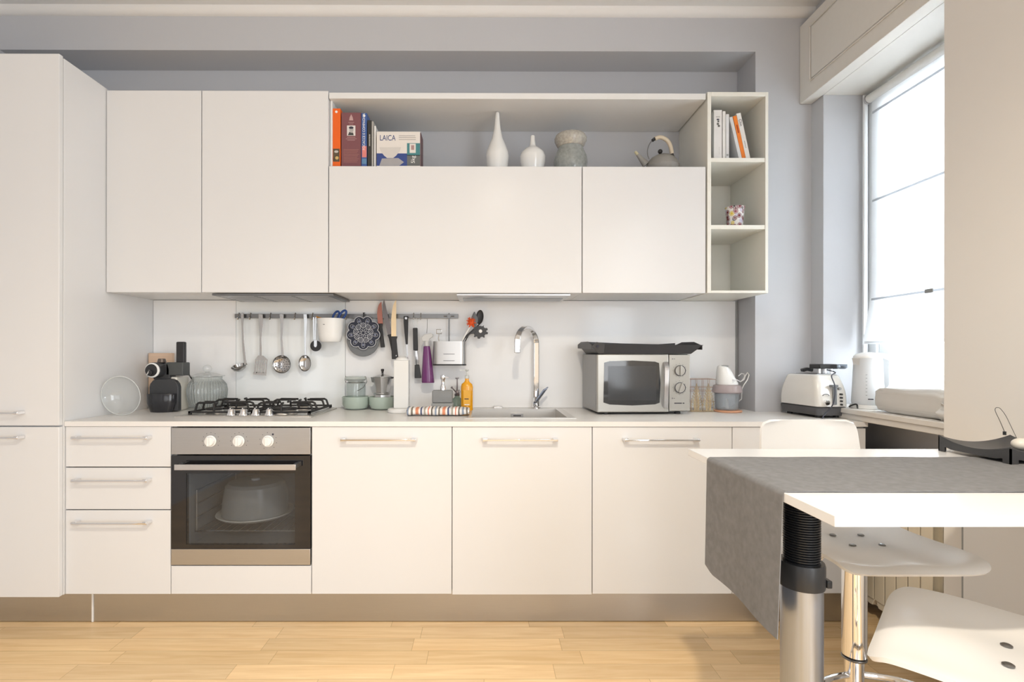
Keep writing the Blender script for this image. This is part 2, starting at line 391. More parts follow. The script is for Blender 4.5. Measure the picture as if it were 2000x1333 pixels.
# drawer unit
t=thing('drawer_cabinet','narrow white base cabinet with three stacked drawers beside the oven','cabinet',(.225,-.3,ZB))
obj('body', carcass(0,.45), WHITEM, t, smooth=0)
for a,b,hv in ((912.5,834,856.5),(995.5,914.5,940),(1161,997.5,1023)):
    d=front('drawer', t, 0,.45, Z(a,YF), Z(b,YF), YF); handle(d, .208, Z(hv,YF-.03))
# oven housing
t=thing('oven_cabinet','white housing cabinet with a blank panel below the built-in oven','cabinet',(.75,-.3,ZB))
m=MB(); m.box((.451,YF+.022,ZB),(.464,-.01,ZU-.004)); m.box((1.036,YF+.022,ZB),(1.049,-.01,ZU-.004)); m.box((.464,YF+.022,ZB+.10),(1.036,-.01,ZB+.116))
obj('body', m, WHITEM, t, smooth=0)
front('panel', t, .45,1.05, ZB, Z(1106,YF), YF)
# base door cabinets
for x0,lab in ((1.05,'white base cabinet with one door right of the oven'),(1.65,'white base cabinet with one door below the sink'),(2.25,'white base cabinet with one door below the microwave')):
    t=thing('base_cabinet',lab,'cabinet',(x0+.3,-.3,ZB))
    m=carcass(x0,x0+.6) if x0!=1.65 else MB().box((x0+.001,YF+.022,ZB),(x0+.018,-.01,ZU-.004)).box((x0+.582,YF+.022,ZB),(x0+.599,-.01,ZU-.004)).box((x0+.018,YF+.022,ZB),(x0+.582,-.01,ZB+.018))
    obj('body', m, WHITEM, t, smooth=0)
    d=front('door', t, x0,x0+.6, ZB-(.003 if x0==1.65 else 0), ZU-.002, YF)
    handle(d, x0+.290, Z(860,YF-.03))
t=thing('corner_cabinet','white blank-fronted corner cabinet behind the table at the end of the worktop','cabinet',(3.13,-.3,ZB))
obj('body', MB().box((2.852,YF+.022,ZB),(3.425,YP-.004,ZU-.004)), WHITEM, t, smooth=0)
front('panel', t, 2.85,3.02, ZB, ZU-.002, YF); front('panel', t, 3.02,3.427, ZB, ZU-.008, YF+.004)

# worktop, cut out for the sink
SX0,SX1,SY0,SY1=1.70,2.198,-.50,-.055
m=MB(); m.box((.001,YF-.006,ZU),(SX0+.01,-.001,ZW)); m.box((SX1-.01,YF-.006,ZU),(XP-.001,-.001,ZW))
m.box((SX0+.01,YF-.006,ZU),(SX1-.01,SY0+.01,ZW)); m.box((SX0+.01,SY1-.01,ZU),(SX1-.01,-.001,ZW))
m.box((XP-.001,YF-.006,ZU),(3.428,YP-.001,ZW))
solo('worktop', m, TOP, 'long pale grey-white worktop over the base cabinets','worktop',(1.7,-.3,ZU), smooth=0)

# wall cabinets
for x0,x1,lab in ((0,.45,'narrow white wall cabinet beside the tall cabinet'),(.45,1.05,'wide white wall cabinet above the hob')):
    t=thing('wall_cabinet',lab,'cabinet',((x0+x1)/2,-.2,ZUB))
    obj('body', MB().box((x0+.001,YU+.021,ZUB+.002),(x1-.001,-.002,ZUT-.002)), WHITEM, t, smooth=0)
    obj('door', MB().box((x0+.002,YU,ZUB),(x1-.002,YU+.019,ZUT)), WHITE, t, bevel=.0015)
ZS=2.072
for x0,x1,lab in ((1.05,2.25,'wide white flap-front wall cabinet above the sink'),(2.25,2.838,'small white flap-front wall cabinet above the microwave')):
    t=thing('flap_cabinet',lab,'cabinet',((x0+x1)/2,-.2,ZUB))
    obj('body', MB().box((x0+.001,YU+.021,ZUB+.002),(x1-.001,-.002,ZS-.002)), WHITEM, t, smooth=0)
    obj('door', MB().box((x0+.002,YU,ZUB),(x1-.002,YU+.019,ZS)), WHITE, t, bevel=.0015)
t=thing('open_shelf','long white open shelf running above the flap cabinets','shelf',(1.95,-.2,ZS))
obj('top_board', MB().box((1.052,YU,ZUT-.036),(2.836,-.002,ZUT-.008)), WHITEM, t, bevel=.001)
obj('side_board', MB().box((1.052,YU+.02,ZS),(1.062,-.002,ZUT-.037)), WHITEM, t, smooth=0)
# box shelf on the right
bx0,bx1=2.842,3.131; yb=YU-.004
t=thing('box_shelf','narrow white three-compartment open shelf box at the right end of the wall cabinets','shelf',((bx0+bx1)/2,-.2,ZUB))
BS=[Z(178.5,yb),Z(307,yb),Z(438.5,yb),Z(567,yb)]
m=MB(); m.box((bx0,yb,ZUB),(bx0+.018,-.012,BS[0])); m.box((bx1-.014,yb,ZUB),(bx1,-.012,BS[0]))
m.box((bx0+.018,yb,BS[0]-.02),(bx1-.014,-.012,BS[0])); m.box((bx0+.018,yb,ZUB),(bx1-.014,-.012,BS[3]))
obj('frame', m, CREAMEDGE, t, bevel=.001)
for k in (1,2): obj('shelf_board', MB().box((bx0+.018,yb+.003,BS[k]-.02),(bx1-.014,-.014,BS[k])), CREAMEDGE, t, bevel=.001)
obj('back_panel', MB().box((bx0,-.011,ZUB),(bx1,-.002,BS[0])), CREAMEDGE, t, smooth=0)

# backsplash
BK=mat('glossy_backsplash',(.88,.885,.895),.14,noise_=.01,nscale=2)
BG=mat('grey_glass_splashback',(.88,.91,.92),.08,noise_=.01,nscale=2,coat=.4)
xa,xb=X(462,0),X(675,0)
for x0,x1,m_,lab in ((.001,xa,BK,'off-white wall panel left of the hob splashback'),(xa+.002,xb,BG,'grey glass splashback panel behind the hob'),(xb+.002,XP-.002,BK,'long glossy off-white splashback panel behind the sink and microwave')):
    solo('backsplash_panel', MB().box((x0,-.008,ZW+.001),(x1,-.0005,ZUB-.001)), m_, lab, 'splashback', ((x0+x1)/2,0,ZW), smooth=0)
solo('edge_trim', MB().box((XP-.014,-.012,ZW+.001),(XP-.002,-.0085,ZUB-.002)), GREY,'thin grey vertical edge trim where the splashback meets the pillar','trim',(XP-.008,-.01,ZW), smooth=0)

# extractor hood underside and strip lamp under cabinets
t=thing('extractor_hood','dark metal extractor hood grille under the wall cabinet above the hob','hood',(.77,-.2,ZUB-.012))
hx0,hx1=.485,1.065
obj('frame', MB().box((hx0,YU+.03,ZUB-.011),(hx1,-.03,ZUB-.0005)), GUN, t, bevel=.001)
for k in range(3):
    a=hx0+.03+k*.18; g=MB()
    for j in range(9): g.box((a,YU+.05+j*.031,ZUB-.0125),(a+.16,YU+.062+j*.031,ZUB-.0112))
    obj('filter', g, SATIN, t, smooth=0)
t=thing('under_cabinet_lamp','flat aluminium strip lamp fixed under the wall cabinets above the sink','lamp',(1.93,-.18,ZUB-.012))
obj('housing', MB().box((1.655,YU+.03,ZUB-.010),(2.20,-.03,ZUB-.0005)), SATIN, t, bevel=.001)
obj('diffuser', MB().box((1.68,-.22,ZUB-.013),(2.18,-.10,ZUB-.0105)), mat('frosted_strip',(.35,.39,.45),.3), t, smooth=0)

# ------------------------------------------------------------------ oven
ov=thing('oven','built-in brushed steel oven with black glass door below the hob','oven',(.75,-.3,ZB+.12))
ox0,ox1=.454,1.046
zc0,zc1=Z(888,YF),ZU-.006
yo=YF-.004
obj('control_panel', MB().box((ox0,yo,zc0),(ox1,yo+.018,zc1)), STEEL, ov, bevel=.001)
pr=MB(); cz=Z(862,yo)
for i,u in enumerate((412,467,524)):
    c=at(u,862,yo); ks=MB(); ks.cyl((c.x,yo-.001,c.z),(c.x,yo-.006,c.z),.0245); ks.cyl((c.x,yo-.006,c.z),(c.x,yo-.020,c.z),.020,.0185)
    kn=obj('knob', ks, PLAST, ov, bevel=.001)
    g=MB(); g.box((c.x-.0045,yo-.030,c.z-.018),(c.x+.0045,yo-.020,c.z+.018)); obj('grip', g, PLAST, kn, bevel=.001)
    pr=MB()
    for k in range(9):
        a=math.radians(-120+30*k) if i<2 else math.radians(-150+36*k)
        r=.036; px=c.x+r*math.sin(a); pz=c.z+r*math.cos(a); pr.box((px-.0012,yo-.0006,pz-.0012),(px+.0012,yo-.0001,pz+.0012))
    obj('dial_marks', pr, INK, kn, smooth=0)
pr=MB()
c=at(533,849,yo); pr.cyl((c.x,yo-.0008,c.z),(c.x,yo,c.z),.004)
obj('indicator_light', pr, INK, ov, smooth=0)
# cavity
zd0,zd1=Z(1103.5,YF),Z(890.5,YF)
cv=MB(); cx0,cx1,cz0,cz1,cyb=.52,.98,zd0+.075,zd1-.055,-.16
cav=mat('oven_enamel',(.26,.27,.28),.35,noise_=.1)
cv.box((cx0-.01,YF+.025,cz0-.01),(cx0,cyb,cz1+.01)); cv.box((cx1,YF+.025,cz0-.01),(cx1+.01,cyb,cz1+.01)); cv.box((cx0,YF+.025,cz0-.01),(cx1,cyb,cz0)); cv.box((cx0,YF+.025,cz1),(cx1,cyb,cz1+.01)); cv.box((cx0,cyb-.01,cz0),(cx1,cyb,cz1))
obj('cavity', cv, cav, ov, smooth=0)
for x in (cx0+.012,cx1-.012):
    m=MB(); zz=[cz0+.05,cz0+.11,cz0+.17,cz0+.23]
    for z in zz: m.tube([(x,YF+.05,z),(x,cyb-.03,z)],.003,6)
    for y in (YF+.05,cyb-.03): m.tube([(x,y,zz[0]),(x,y,zz[-1])],.003,6)
    obj('side_guide', m, SATIN, ov)
rk=MB()
for k in range(13): rk.tube([(cx0+.02+k*.035,YF+.04,cz0+.052),(cx0+.02+k*.035,cyb-.03,cz0+.052)],.002,6)
rk.tube([(cx0+.012,YF+.04,cz0+.055),(cx1-.012,YF+.04,cz0+.055)],.003,6); rk.tube([(cx0+.012,cyb-.03,cz0+.055),(cx1-.012,cyb-.03,cz0+.055)],.003,6)
obj('rack', rk, CHROME, ov)
# door : black glass frame, see-through pane, steel foot, handle
dr=MB(); GBK=mat('black_door_glass',(.012,.012,.014),.05,noise_=0,coat=.5)
gz0,gz1=Z(1072,YF),zd1
wx0,wx1,wz0,wz1=X(365,YF),X(577,YF),gz0+.018,Z(925,YF)
dr.box((ox0,yo,gz0),(wx0,yo+.02,gz1)); dr.box((wx1,yo,gz0),(ox1,yo+.02,gz1)); dr.box((wx0,yo,gz0),(wx1,yo+.02,wz0)); dr.box((wx0,yo,wz1),(wx1,yo+.02,gz1))
door=obj('door', dr, GBK, ov, smooth=0)
obj('window', MB().box((wx0,yo+.002,wz0),(wx1,yo+.006,wz1)), glassy('tinted_oven_glass',(.72,.74,.76),.985), door, smooth=0)
obj('steel_foot', MB().box((ox0,yo-.001,zd0),(ox1,yo+.018,gz0-.001)), STEEL, door, bevel=.001)
hz0,hz1=Z(919,yo-.045),Z(908,yo-.045); ha,hb=X(341,yo-.045),X(578,yo-.045)
h=MB(); h.box((ha,yo-.048,hz0),(hb,yo-.040,hz1)); h.box((ha+.004,yo-.040,hz0+.004),(ha+.018,yo,hz1-.002)); h.box((hb-.018,yo-.040,hz0+.004),(hb-.004,yo,hz1-.002))
obj('handle', h, SATIN, door, bevel=.001)
# cake carrier inside the oven
cc=at(505,1040,-.33); zr=cz0+.0585
ck=thing('cake_carrier','white cake plate with translucent dome standing on the rack inside the oven','cake carrier',(cc.x,-.36,zr))
obj('plate', MB().lathe([(0,zr),(.10,zr),(.155,zr+.012),(.172,zr+.024),(.170,zr+.028),(.15,zr+.020),(0,zr+.016)],(cc.x,-.36,0),48), CREAMP, ck)
obj('dome', MB().lathe([(.147,zr+.022),(.143,zr+.09),(.132,zr+.155),(.118,zr+.168),(0,zr+.172)],(cc.x,-.36,0),48), translucent('milky_plastic',(.75,.75,.73),.4,.2,.5,.25), ck)
obj('lid_knob', MB().lathe([(0.001,zr+.1725),(.02,zr+.173),(.02,zr+.182),(0.001,zr+.184)],(cc.x,-.36,0),24), PLAST, ck)

# ------------------------------------------------------------------ hob
hb=thing('gas_hob','four-burner stainless gas hob with black cast iron grates','hob',(.70,-.26,ZW))
HX0,HX1,HY0,HY1=.388,1.006,-.475,-.055; zh=ZW+.009
m=MB(); m.box((HX0,HY0,ZW+.0005),(HX1,HY1,ZW+.006)); m.box((HX0+.012,HY0+.012,ZW+.006),(HX1-.012,HY1-.012,zh))
obj('steel_top', m, STEELH, hb, bevel=.002)
for (x,y,r) in ((.515,-.37,.036),(.53,-.15,.045),(.865,-.16,.036),(.845,-.36,.055)):
    bn=obj('burner', MB().lathe([(0.001,zh),(r+.012,zh),(r+.008,zh+.008),(r,zh+.016),(0.001,zh+.018)],(x,y,0),32), STEELH, hb)
    obj('burner_cap', MB().lathe([(0.001,zh+.0185),(r,zh+.0185),(r,zh+.024),(r-.006,zh+.027),(0.001,zh+.028)],(x,y,0),32), BLACKM, bn)
for u in (452,476,500,526):
    c=at(u,800,-.445)
    k=obj('knob', MB().lathe([(.0215,zh),(.021,zh+.004),(.0165,zh+.012),(.0135,zh+.026),(.012,zh+.028),(0.001,zh+.0285)],(c.x,-.445,0),28), CHROME, hb)
    obj('pointer', MB().box((c.x-.0025,-.458,zh+.0286),(c.x+.0025,-.432,zh+.034)), CHROME, k, bevel=.0008)
def grate(x0,x1,y0,y1,fingers):
    g=MB(); r=.0052; zb=zh+.007; zt=ZW+.058
    g.box((x0,y0,zb),(x1,y0+.010,zb+.008)); g.box((x0,y1-.010,zb),(x1,y1,zb+.008)); g.box((x0,y0,zb),(x0+.010,y1,zb+.008)); g.box((x1-.010,y0,zb),(x1,y1,zb+.008))
    for x,y in ((x0+.006,y0+.006),(x1-.006,y0+.006),(x0+.006,y1-.006),(x1-.006,y1-.006)): g.box((x-.006,y-.006,zh+.0003),(x+.006,y+.006,zb))
    g.box((x0+.01,(y0+y1)/2-.005,zb),(x1-.01,(y0+y1)/2+.005,zb+.008))
    for (p,q) in fingers:          # from the rim, up and inwards to above the burner, stopping short of its centre
        p=Vector((*p,zb+.004)); q=Vector((*q,zt)); d=Vector((q.x-p.x,q.y-p.y,0)); 
        k=p+d*.10; k.z=zt-.006; k2=p+d*.2; k2.z=zt
        g.tube([p,p+Vector((0,0,.012))+d*.03,k,k2,q],r,8)
    return g
def fingers(cx,cy,x0,x1,y0,y1,gap=.030):
    F=[]
    for s in (-.055,.055): F+= [((x0+.005,cy+s*.6),(cx-gap,cy+s*.3)),((x1-.005,cy+s*.6),(cx+gap,cy+s*.3))]
    F+= [((cx+.01,y0+.005),(cx,cy-gap)),((cx-.01,y1-.005),(cx,cy+gap))]
    return F
gl=.70
obj('grate', grate(.424,gl-.012,HY0+.05,HY1-.025, fingers(.53,-.34,.424,gl-.012,HY0+.05,-.24)+fingers(.55,-.16,.424,gl-.012,-.25,HY1-.025)), BLACKM, hb)
obj('grate', grate(gl+.012,.985,HY0+.05,HY1-.025, fingers(.84,-.34,gl+.012,.985,HY0+.05,-.24)+fingers(.86,-.16,gl+.012,.985,-.25,HY1-.025)), BLACKM, hb)

# ------------------------------------------------------------------ sink and tap
sk=thing('sink','rectangular brushed steel sink set into the worktop','sink',(1.95,-.28,ZW))
rim=.026; ix0,ix1,iy0,iy1=SX0+rim,SX1-rim-.01,SY0+rim,SY1-rim-.012; zs=ZW-.19
m=MB(); m.box((SX0,SY0,ZW+.0004),(SX1,iy0,ZW+.003)); m.box((SX0,iy1,ZW+.0004),(SX1,SY1,ZW+.003)); m.box((SX0,iy0,ZW+.0004),(ix0,iy1,ZW+.003)); m.box((ix1,iy0,ZW+.0004),(SX1,iy1,ZW+.003))
obj('rim', m, STEELH, sk, smooth=0)
m=MB(); t_=.002
m.box((ix0-t_,iy0-t_,zs),(ix0,iy1+t_,ZW)); m.box((ix1,iy0-t_,zs),(ix1+t_,iy1+t_,ZW)); m.box((ix0,iy0-t_,zs),(ix1,iy0,ZW)); m.box((ix0,iy1,zs),(ix1,iy1+t_,ZW)); m.box((ix0-t_,iy0-t_,zs-t_),(ix1+t_,iy1+t_,zs))
obj('basin', m, STEELH, sk, smooth=0)
cxs=(ix0+ix1)/2
obj('drain', MB().lathe([(0.001,zs+.001),(.045,zs+.001),(.045,zs+.004),(.036,zs+.006),(0.001,zs+.004)],(cxs,-.28,0),28), CHROME, sk)
q0=at(998,811,iy1-.002); q1=at(1022,820,iy1-.002)
obj('overflow_plate', MB().box((q0.x,iy1-.006,ZW-.045),(q1.x,iy1-.001,ZW-.020)), SATIN, sk, bevel=.001)
obj('overflow_slot', MB().box((q0.x+.012,iy1-.0075,ZW-.035),(q1.x-.012,iy1-.0062,ZW-.030)), BLACK, sk, smooth=0)
c0=at(964,797,-.03); c1=at(981,797,-.03)
solo('drain_remote', MB().box((c0.x,-.05,ZW+.0003),(c1.x,-.015,ZW+.012)), SATIN, 'small flat steel drain control behind the sink','drain control',((c0.x+c1.x)/2,-.03,ZW), bevel=.002)
fy=-.040
fb=at(1047,797,fy)
fa=thing('kitchen_tap','tall curved chrome kitchen tap with swan-neck spout behind the sink','tap',(fb.x,fy,ZW))
obj('base', MB().lathe([(.024,ZW+.0035),(.024,ZW+.008),(.019,ZW+.013),(.018,ZW+.055),(.0175,ZW+.095)],(fb.x,fy,0),28), CHROME, fa)
ptop=at(1047,672,fy); pts=[(fb.x,fy,ZW+.09),(fb.x,fy,ZW+.2),(fb.x,fy,ptop.z-.02)]
tip=at(1010,690,fy-.185)
dx=tip.x-fb.x; dyy=-.185; n=16; zap=Z(640,-.13)
for i in range(n+1):
    a=PI*i/n*.97
    f_=(1-math.cos(a))/2
    pts.append((fb.x+dx*f_, fy+dyy*f_, ptop.z+(zap-ptop.z)*math.sin(a)))
pts.append(tuple(tip))
obj('spout', MB().ribbon(pts,.030,.016,(math.cos(.15),math.sin(.15)*0+.2,0)), CHROME, fa, bevel=.004, seg=3)
a=at(1046,787,fy-.03); b=at(1066,759,fy-.05)
lv=MB().ribbon([a,a.lerp(b,.4),b],[.026,.030,.030],.011,(.85,0,.5)); obj('lever', lv, mat('blue_steel_lever',(.36,.42,.55),.12,1), fa, bevel=.002)
obj('lever_hub', MB().cyl((fb.x,fy,ZW+.065),(a.x,a.y,a.z),.012), CHROME, fa, bevel=.001)

# ------------------------------------------------------------------ utensil rail and what hangs on it
YRL=-.030; zr1,zr0=Z(613.5,YRL),Z(623.5,YRL); zrm=(zr0+zr1)/2
xr0,xr1=X(459,YRL),X(895,YRL)
rl=thing('utensil_rail','long dark steel utensil rail mounted on the splashback','rail',((xr0+xr1)/2,YRL,zrm))
obj('bar', MB().box((xr0,YRL-.004,zr0+.003),(xr1,YRL+.004,zr1-.002)), GUN, rl, bevel=.001)
for u in (470,640,845): 
    x=X(u,YRL); obj('bracket', MB().cyl((x,YRL+.004,zrm),(x,-.0085,zrm),.009), SATIN, rl)
for u in (467,490,529,577,611,677,768,808,822):
    x=X(u,YRL); h=MB(); h.tube([(x,YRL+.006,zr1+.000),(x,YRL-.001,zr1+.004),(x,YRL-.008,zrm),(x,YRL-.010,zr0-.004),(x,YRL-.017,zr0-.006),(x,YRL-.020,zr0+.003)],.0022,8); h.ball((x,YRL-.020,zr0+.004),.0042,10)
    obj('hook', h, UTEN, rl)
YU_=YRL-.021
def tap_(pts, ws, t=.0025, y=YU_): return MB().ribbon([at(u,v,y) for u,v in pts], [w*.00273 for w in ws], t, (1,0,0))
# each utensil hangs in front of the rail
def hang(name,label,cat,u,group='steel utensils hanging on the rail'):
    p=at(u,618,YU_); return thing(name,label,cat,(p.x,YU_,p.z),0,group)
def loop(par,u,v,m=UTEN):
    c=at(u,v,YU_); o_=MB().tube([(c.x+.006*math.cos(a),YU_,c.z+.009*math.sin(a)) for a in [2*PI*i/14 for i in range(14)]],.0016,6,closed=True); obj('hanging_loop',o_,m,par)
def bowl(c,r,depth,t=.0015,axis=(0,-1,0),sx=1,sy=1,n=32):
    prof=[(r*math.cos(a),depth*(1-math.sin(a)) ) for a in [PI/2*i/8 for i in range(9)]]
    prof=[(max(p,1e-3),z) for p,z in prof][::-1]          # centre first
    inner=[(max(p-t,1e-3),z-t) for p,z in prof][::-1]
    return MB().lathe(prof+inner,(0,0,0),n,ax=axis,sx=sx,sy=sy).move(Matrix.Translation(c))
T=hang('ladle','steel soup ladle, leftmost utensil on the rail','ladle',473)
obj('handle', tap_([(473,612),(474,640),(475,670),(478,700),(480,713)],[6,4,4.5,5,6]), UTEN, T, bevel=.0006); loop(T,473,615)
c=at(470,717,YU_); lb=MB().lathe([(0.001,-.026),(.018,-.024),(.032,-.015),(.039,0),(.0375,.001),(.031,-.013),(.017,-.021),(0.001,-.023)],(0,0,0),28).move(Matrix.Translation((c.x,YU_-.022,c.z+.004))@Matrix.Rotation(.42,4,'X')@Matrix.Rotation(-.12,4,'Y'))
obj('cup', lb, UTEN, T)
T=hang('slotted_turner','steel slotted turner hanging between the ladle and the skimmer','turner',509)
obj('handle', tap_([(509,614),(510,632),(509,660),(509,695)],[8,9,4,4]), UTEN, T, bevel=.0006); loop(T,509,617)
m=MB(); y=YU_
def Pq(u,v): return at(u,v,y)
poly=[(504,696),(514,696),(523,703),(519.5,734),(494,732),(498,702)]
m2=MB()
m2.prism([Pq(504,695),Pq(514,695),Pq(523,703.5),Pq(498,703)],(0,.0015,0)); m2.prism([Pq(495,727),Pq(520.4,728.5),Pq(519.5,734),Pq(494,732)],(0,.0015,0))
for i in range(6):
    a=i/5; u0=498.5+a*21.5; u1=495.5+a*22; m2.prism([Pq(u0,703),Pq(u0+2.6,703),Pq(u1+2.6,729),Pq(u1,729)],(0,.0015,0))
obj('blade', m2, UTEN, T, smooth=0)
T=hang('skimmer','steel round skimmer with pierced bowl hanging on the rail','skimmer',550)
obj('handle', tap_([(550,614),(551,635),(550,660),(552,697)],[8,6,4,4]), UTEN, T, bevel=.0006); loop(T,550,617)
c=at(550.5,712,YU_); obj('bowl', bowl(c+Vector((0,.010,0)),.0485,.014,axis=(0,-1,0)), UTEN, T)
hm=MB()
for rr,k in ((.012,6),(.024,11),(.036,16)):
    for i in range(k):
        a=2*PI*i/k; yy=.010-.014*(1-(rr/.0485)**2)*.0; hm.cyl((c.x+rr*math.cos(a),c.y+.010-.0138*(1-math.sqrt(1-(rr/.0485)**2))*1.0-.0012,c.z+rr*math.sin(a)),(c.x+rr*math.cos(a),c.y+.0115-.0138*(1-math.sqrt(1-(rr/.0485)**2)),c.z+rr*math.sin(a)),.0022,n=8)
obj('holes', hm, INK, T, smooth=0)
T=hang('serving_spoon','steel serving spoon hanging left of the pizza cutter','spoon',596)
obj('handle', tap_([(596,614),(597,630),(596,660),(597,700)],[7,6,3.5,4]), UTEN, T, bevel=.0006); loop(T,596,617)
c=at(596,710,YU_); obj('bowl', bowl(c+Vector((0,.006,0)),.033,.012,axis=(0,-1,0)).move(Matrix.Translation(c)@Matrix.Diagonal((1,1,1.32,1))@Matrix.Translation(-c)), UTEN, T)
T=hang('pizza_cutter','small pizza cutter with black wheel hanging on the rail','pizza cutter',614)
obj('handle', tap_([(612.5,620),(613,640),(613.5,664)],[2.5,2.5,2.5]).ribbon([at(u,v,YU_) for u,v in ((617,620),(616.5,640),(616,664))],.006,.0025,(1,0,0)), UTEN, T)
c=at(617,676,YU_); obj('wheel', MB().cyl((c.x,YU_-.004,c.z),(c.x,YU_+.001,c.z),.0290,n=36), BLACK, T); obj('hub', MB().cyl((c.x,YU_-.009,c.z),(c.x,YU_-.0042,c.z),.007).box((c.x-.008,YU_-.008,c.z),(c.x+.008,YU_-.006,c.z+.03)), UTEN, T)
# white pot with scissors
c=at(645.5,645,-.105); zt_,zb_=Z(623,-.105),Z(668.5,-.105); wr_=25.8*.00267
T=thing('hanging_pot','white plastic pot hooked on the rail holding scissors','pot',(c.x,-.105,zb_),0)
obj('pot', MB().lathe([(.001,zb_),(wr_*.70,zb_),(wr_*.80,zb_+.008),(wr_*.86,zb_+.03),(wr_,zt_),(wr_-.0025,zt_),(wr_*.84,zb_+.032),(wr_*.68,zb_+.006),(.001,zb_+.004)],(c.x,-.105,0),40,sy=.88), PLAST, T)
obj('printed_mark', MB().box((c.x-.022,-.105-wr_*.815,Z(635,-.16)),(c.x-.008,-.105-wr_*.795,Z(634,-.16))), INK, T, smooth=0)
BLUE=mat('blue_handle_plastic',(.02,.07,.28),.35)
T=thing('scissors','scissors with blue looped handles standing in the white hanging pot','scissors',(c.x+.04,-.105,zb_+.03))
for i,(u,v,tl) in enumerate(((656,617.5,.5),(670,615.5,.62))):
    q=at(u,v,-.09); pts=[]
    for k in range(20):
        a=2*PI*k/20; px=.0125*math.cos(a); pz=.027*math.sin(a); pts.append((q.x+px*math.cos(tl)+pz*math.sin(tl), -.09-.006*i, q.z-px*math.sin(tl)+pz*math.cos(tl)))
    obj('loop_handle', MB().tube(pts,.0055,10,closed=True), BLUE, T)
q=at(655,632,-.09); obj('blades', MB().ribbon([q+Vector((.004,0,.012)),q+Vector((-.022,0,-.07))],[.012,.005],.003,(1,0,0)), UTEN, T)
ORA=mat('orange_yellow_plastic',(.80,.33,.03),.4)
T=thing('spoon_rest','orange-yellow plastic scoop standing in the white hanging pot','scoop',(c.x-.04,-.105,zb_+.03))
m=MB(); q=at(628,621,-.105)
obj('scoop', MB().sheet(lambda a,b:(q.x-.026+.06*a,-.105-.03*(b-.5)*math.sin(PI*min(max(a,.03),.97)),q.z+.008-.022*a-.006*math.sin(PI*b)),14,8,.003), ORA, T)
obj('shaft', MB().tube([(q.x+.028,-.105,q.z-.012),(q.x+.018,-.105,q.z-.085)],.003,8), ORA, T)

# trivets
c=at(709,665,YRL-.018); 
solo('round_trivet', MB().lathe([(0.001,0),(.0845,0),(.0865,.003),(.0845,.006),(0.001,.006)],(c.x,c.y+.006,c.z),56,ax=(0,-1,0)).ribbon([(c.x,c.y+.003,c.z+.08),(c.x,c.y+.003,zr0-.001)],.012,.004,(1,0,0)), MGREY,'plain dark grey round trivet hanging behind the flower-shaped one','trivet',(c.x,c.y,c.z),'trivets hanging on the rail')
c=at(709.5,650.5,YRL-.030); R0=.0715
T=thing('flower_trivet','dark blue flower-shaped trivet with white petal outlines hanging on the rail','trivet',(c.x,c.y,c.z),0,'trivets hanging on the rail')
np_=8
def flower(r0,lobe,n,ph=0,N=144):
    out=[]
    for k in range(N):
        a=2*PI*k/N; best=0
        for j in range(n):
            b=2*PI*j/n+ph; dd=a-b; s_=r0*math.sin(dd)
            if abs(s_)<lobe and math.cos(dd)>0: best=max(best, r0*math.cos(dd)+math.sqrt(lobe*lobe-s_*s_))
        out.append((best*math.sin(a),best*math.cos(a)))
    return out
INDI=mat('indigo_glaze',(.018,.022,.042),.3)
WLINE=mat('white_glaze_line',(.68,.69,.72),.35)
fp=flower(.063,.0285,9,PI/9)
obj('plate', MB().prism([(c.x+a,c.y,c.z+b) for a,b in fp],(0,.007,0)), INDI, T, smooth=30)
ln=MB(); ln.tube([(c.x+a*.975,c.y-.0008,c.z+b*.975) for a,b in fp],.0016,6,closed=True)
def ring_(cx_,cz_,r,t_=.0010,n=16,sx=1,rot=0):
    p=[]
    for k in range(n):
        a=2*PI*k/n; x_=r*sx*math.cos(a); z_=r*math.sin(a); p.append((cx_+x_*math.cos(rot)+z_*math.sin(rot),c.y-.0005,cz_-x_*math.sin(rot)+z_*math.cos(rot)))
    ln.tube(p,t_,5,closed=True)
for j in range(9):
    b=2*PI*j/9+PI/9; ring_(c.x+.064*math.sin(b),c.z+.064*math.cos(b),.0150,.0007,sx=.62,rot=b)
    b=2*PI*j/9; ring_(c.x+.040*math.sin(b),c.z+.040*math.cos(b),.0125,.0013)
    ring_(c.x+.040*math.sin(b),c.z+.040*math.cos(b),.0055,.0009)
    ring_(c.x+.018*math.sin(b),c.z+.018*math.cos(b),.0095,.0007,sx=.45,rot=b)
obj('petal_lines', ln, WLINE, T)
PDM=mat('slate_blue_glaze',(.20,.22,.30),.3)
for j in range(9):
    b=2*PI*j/9+PI/9; q=(c.x+.064*math.sin(b),c.z+.064*math.cos(b)); obj('petal_dot', MB().cyl((q[0],c.y-.0008,q[1]),(q[0],c.y,q[1]),.0062,n=12), PDM, T)
obj('hanging_hook', MB().ribbon([(c.x,c.y+.009,c.z+.085),(c.x,c.y+.009,zr1+.004),(c.x,YRL+.004,zr1+.004)],.008,.002,(1,0,0)), BLACK, T)

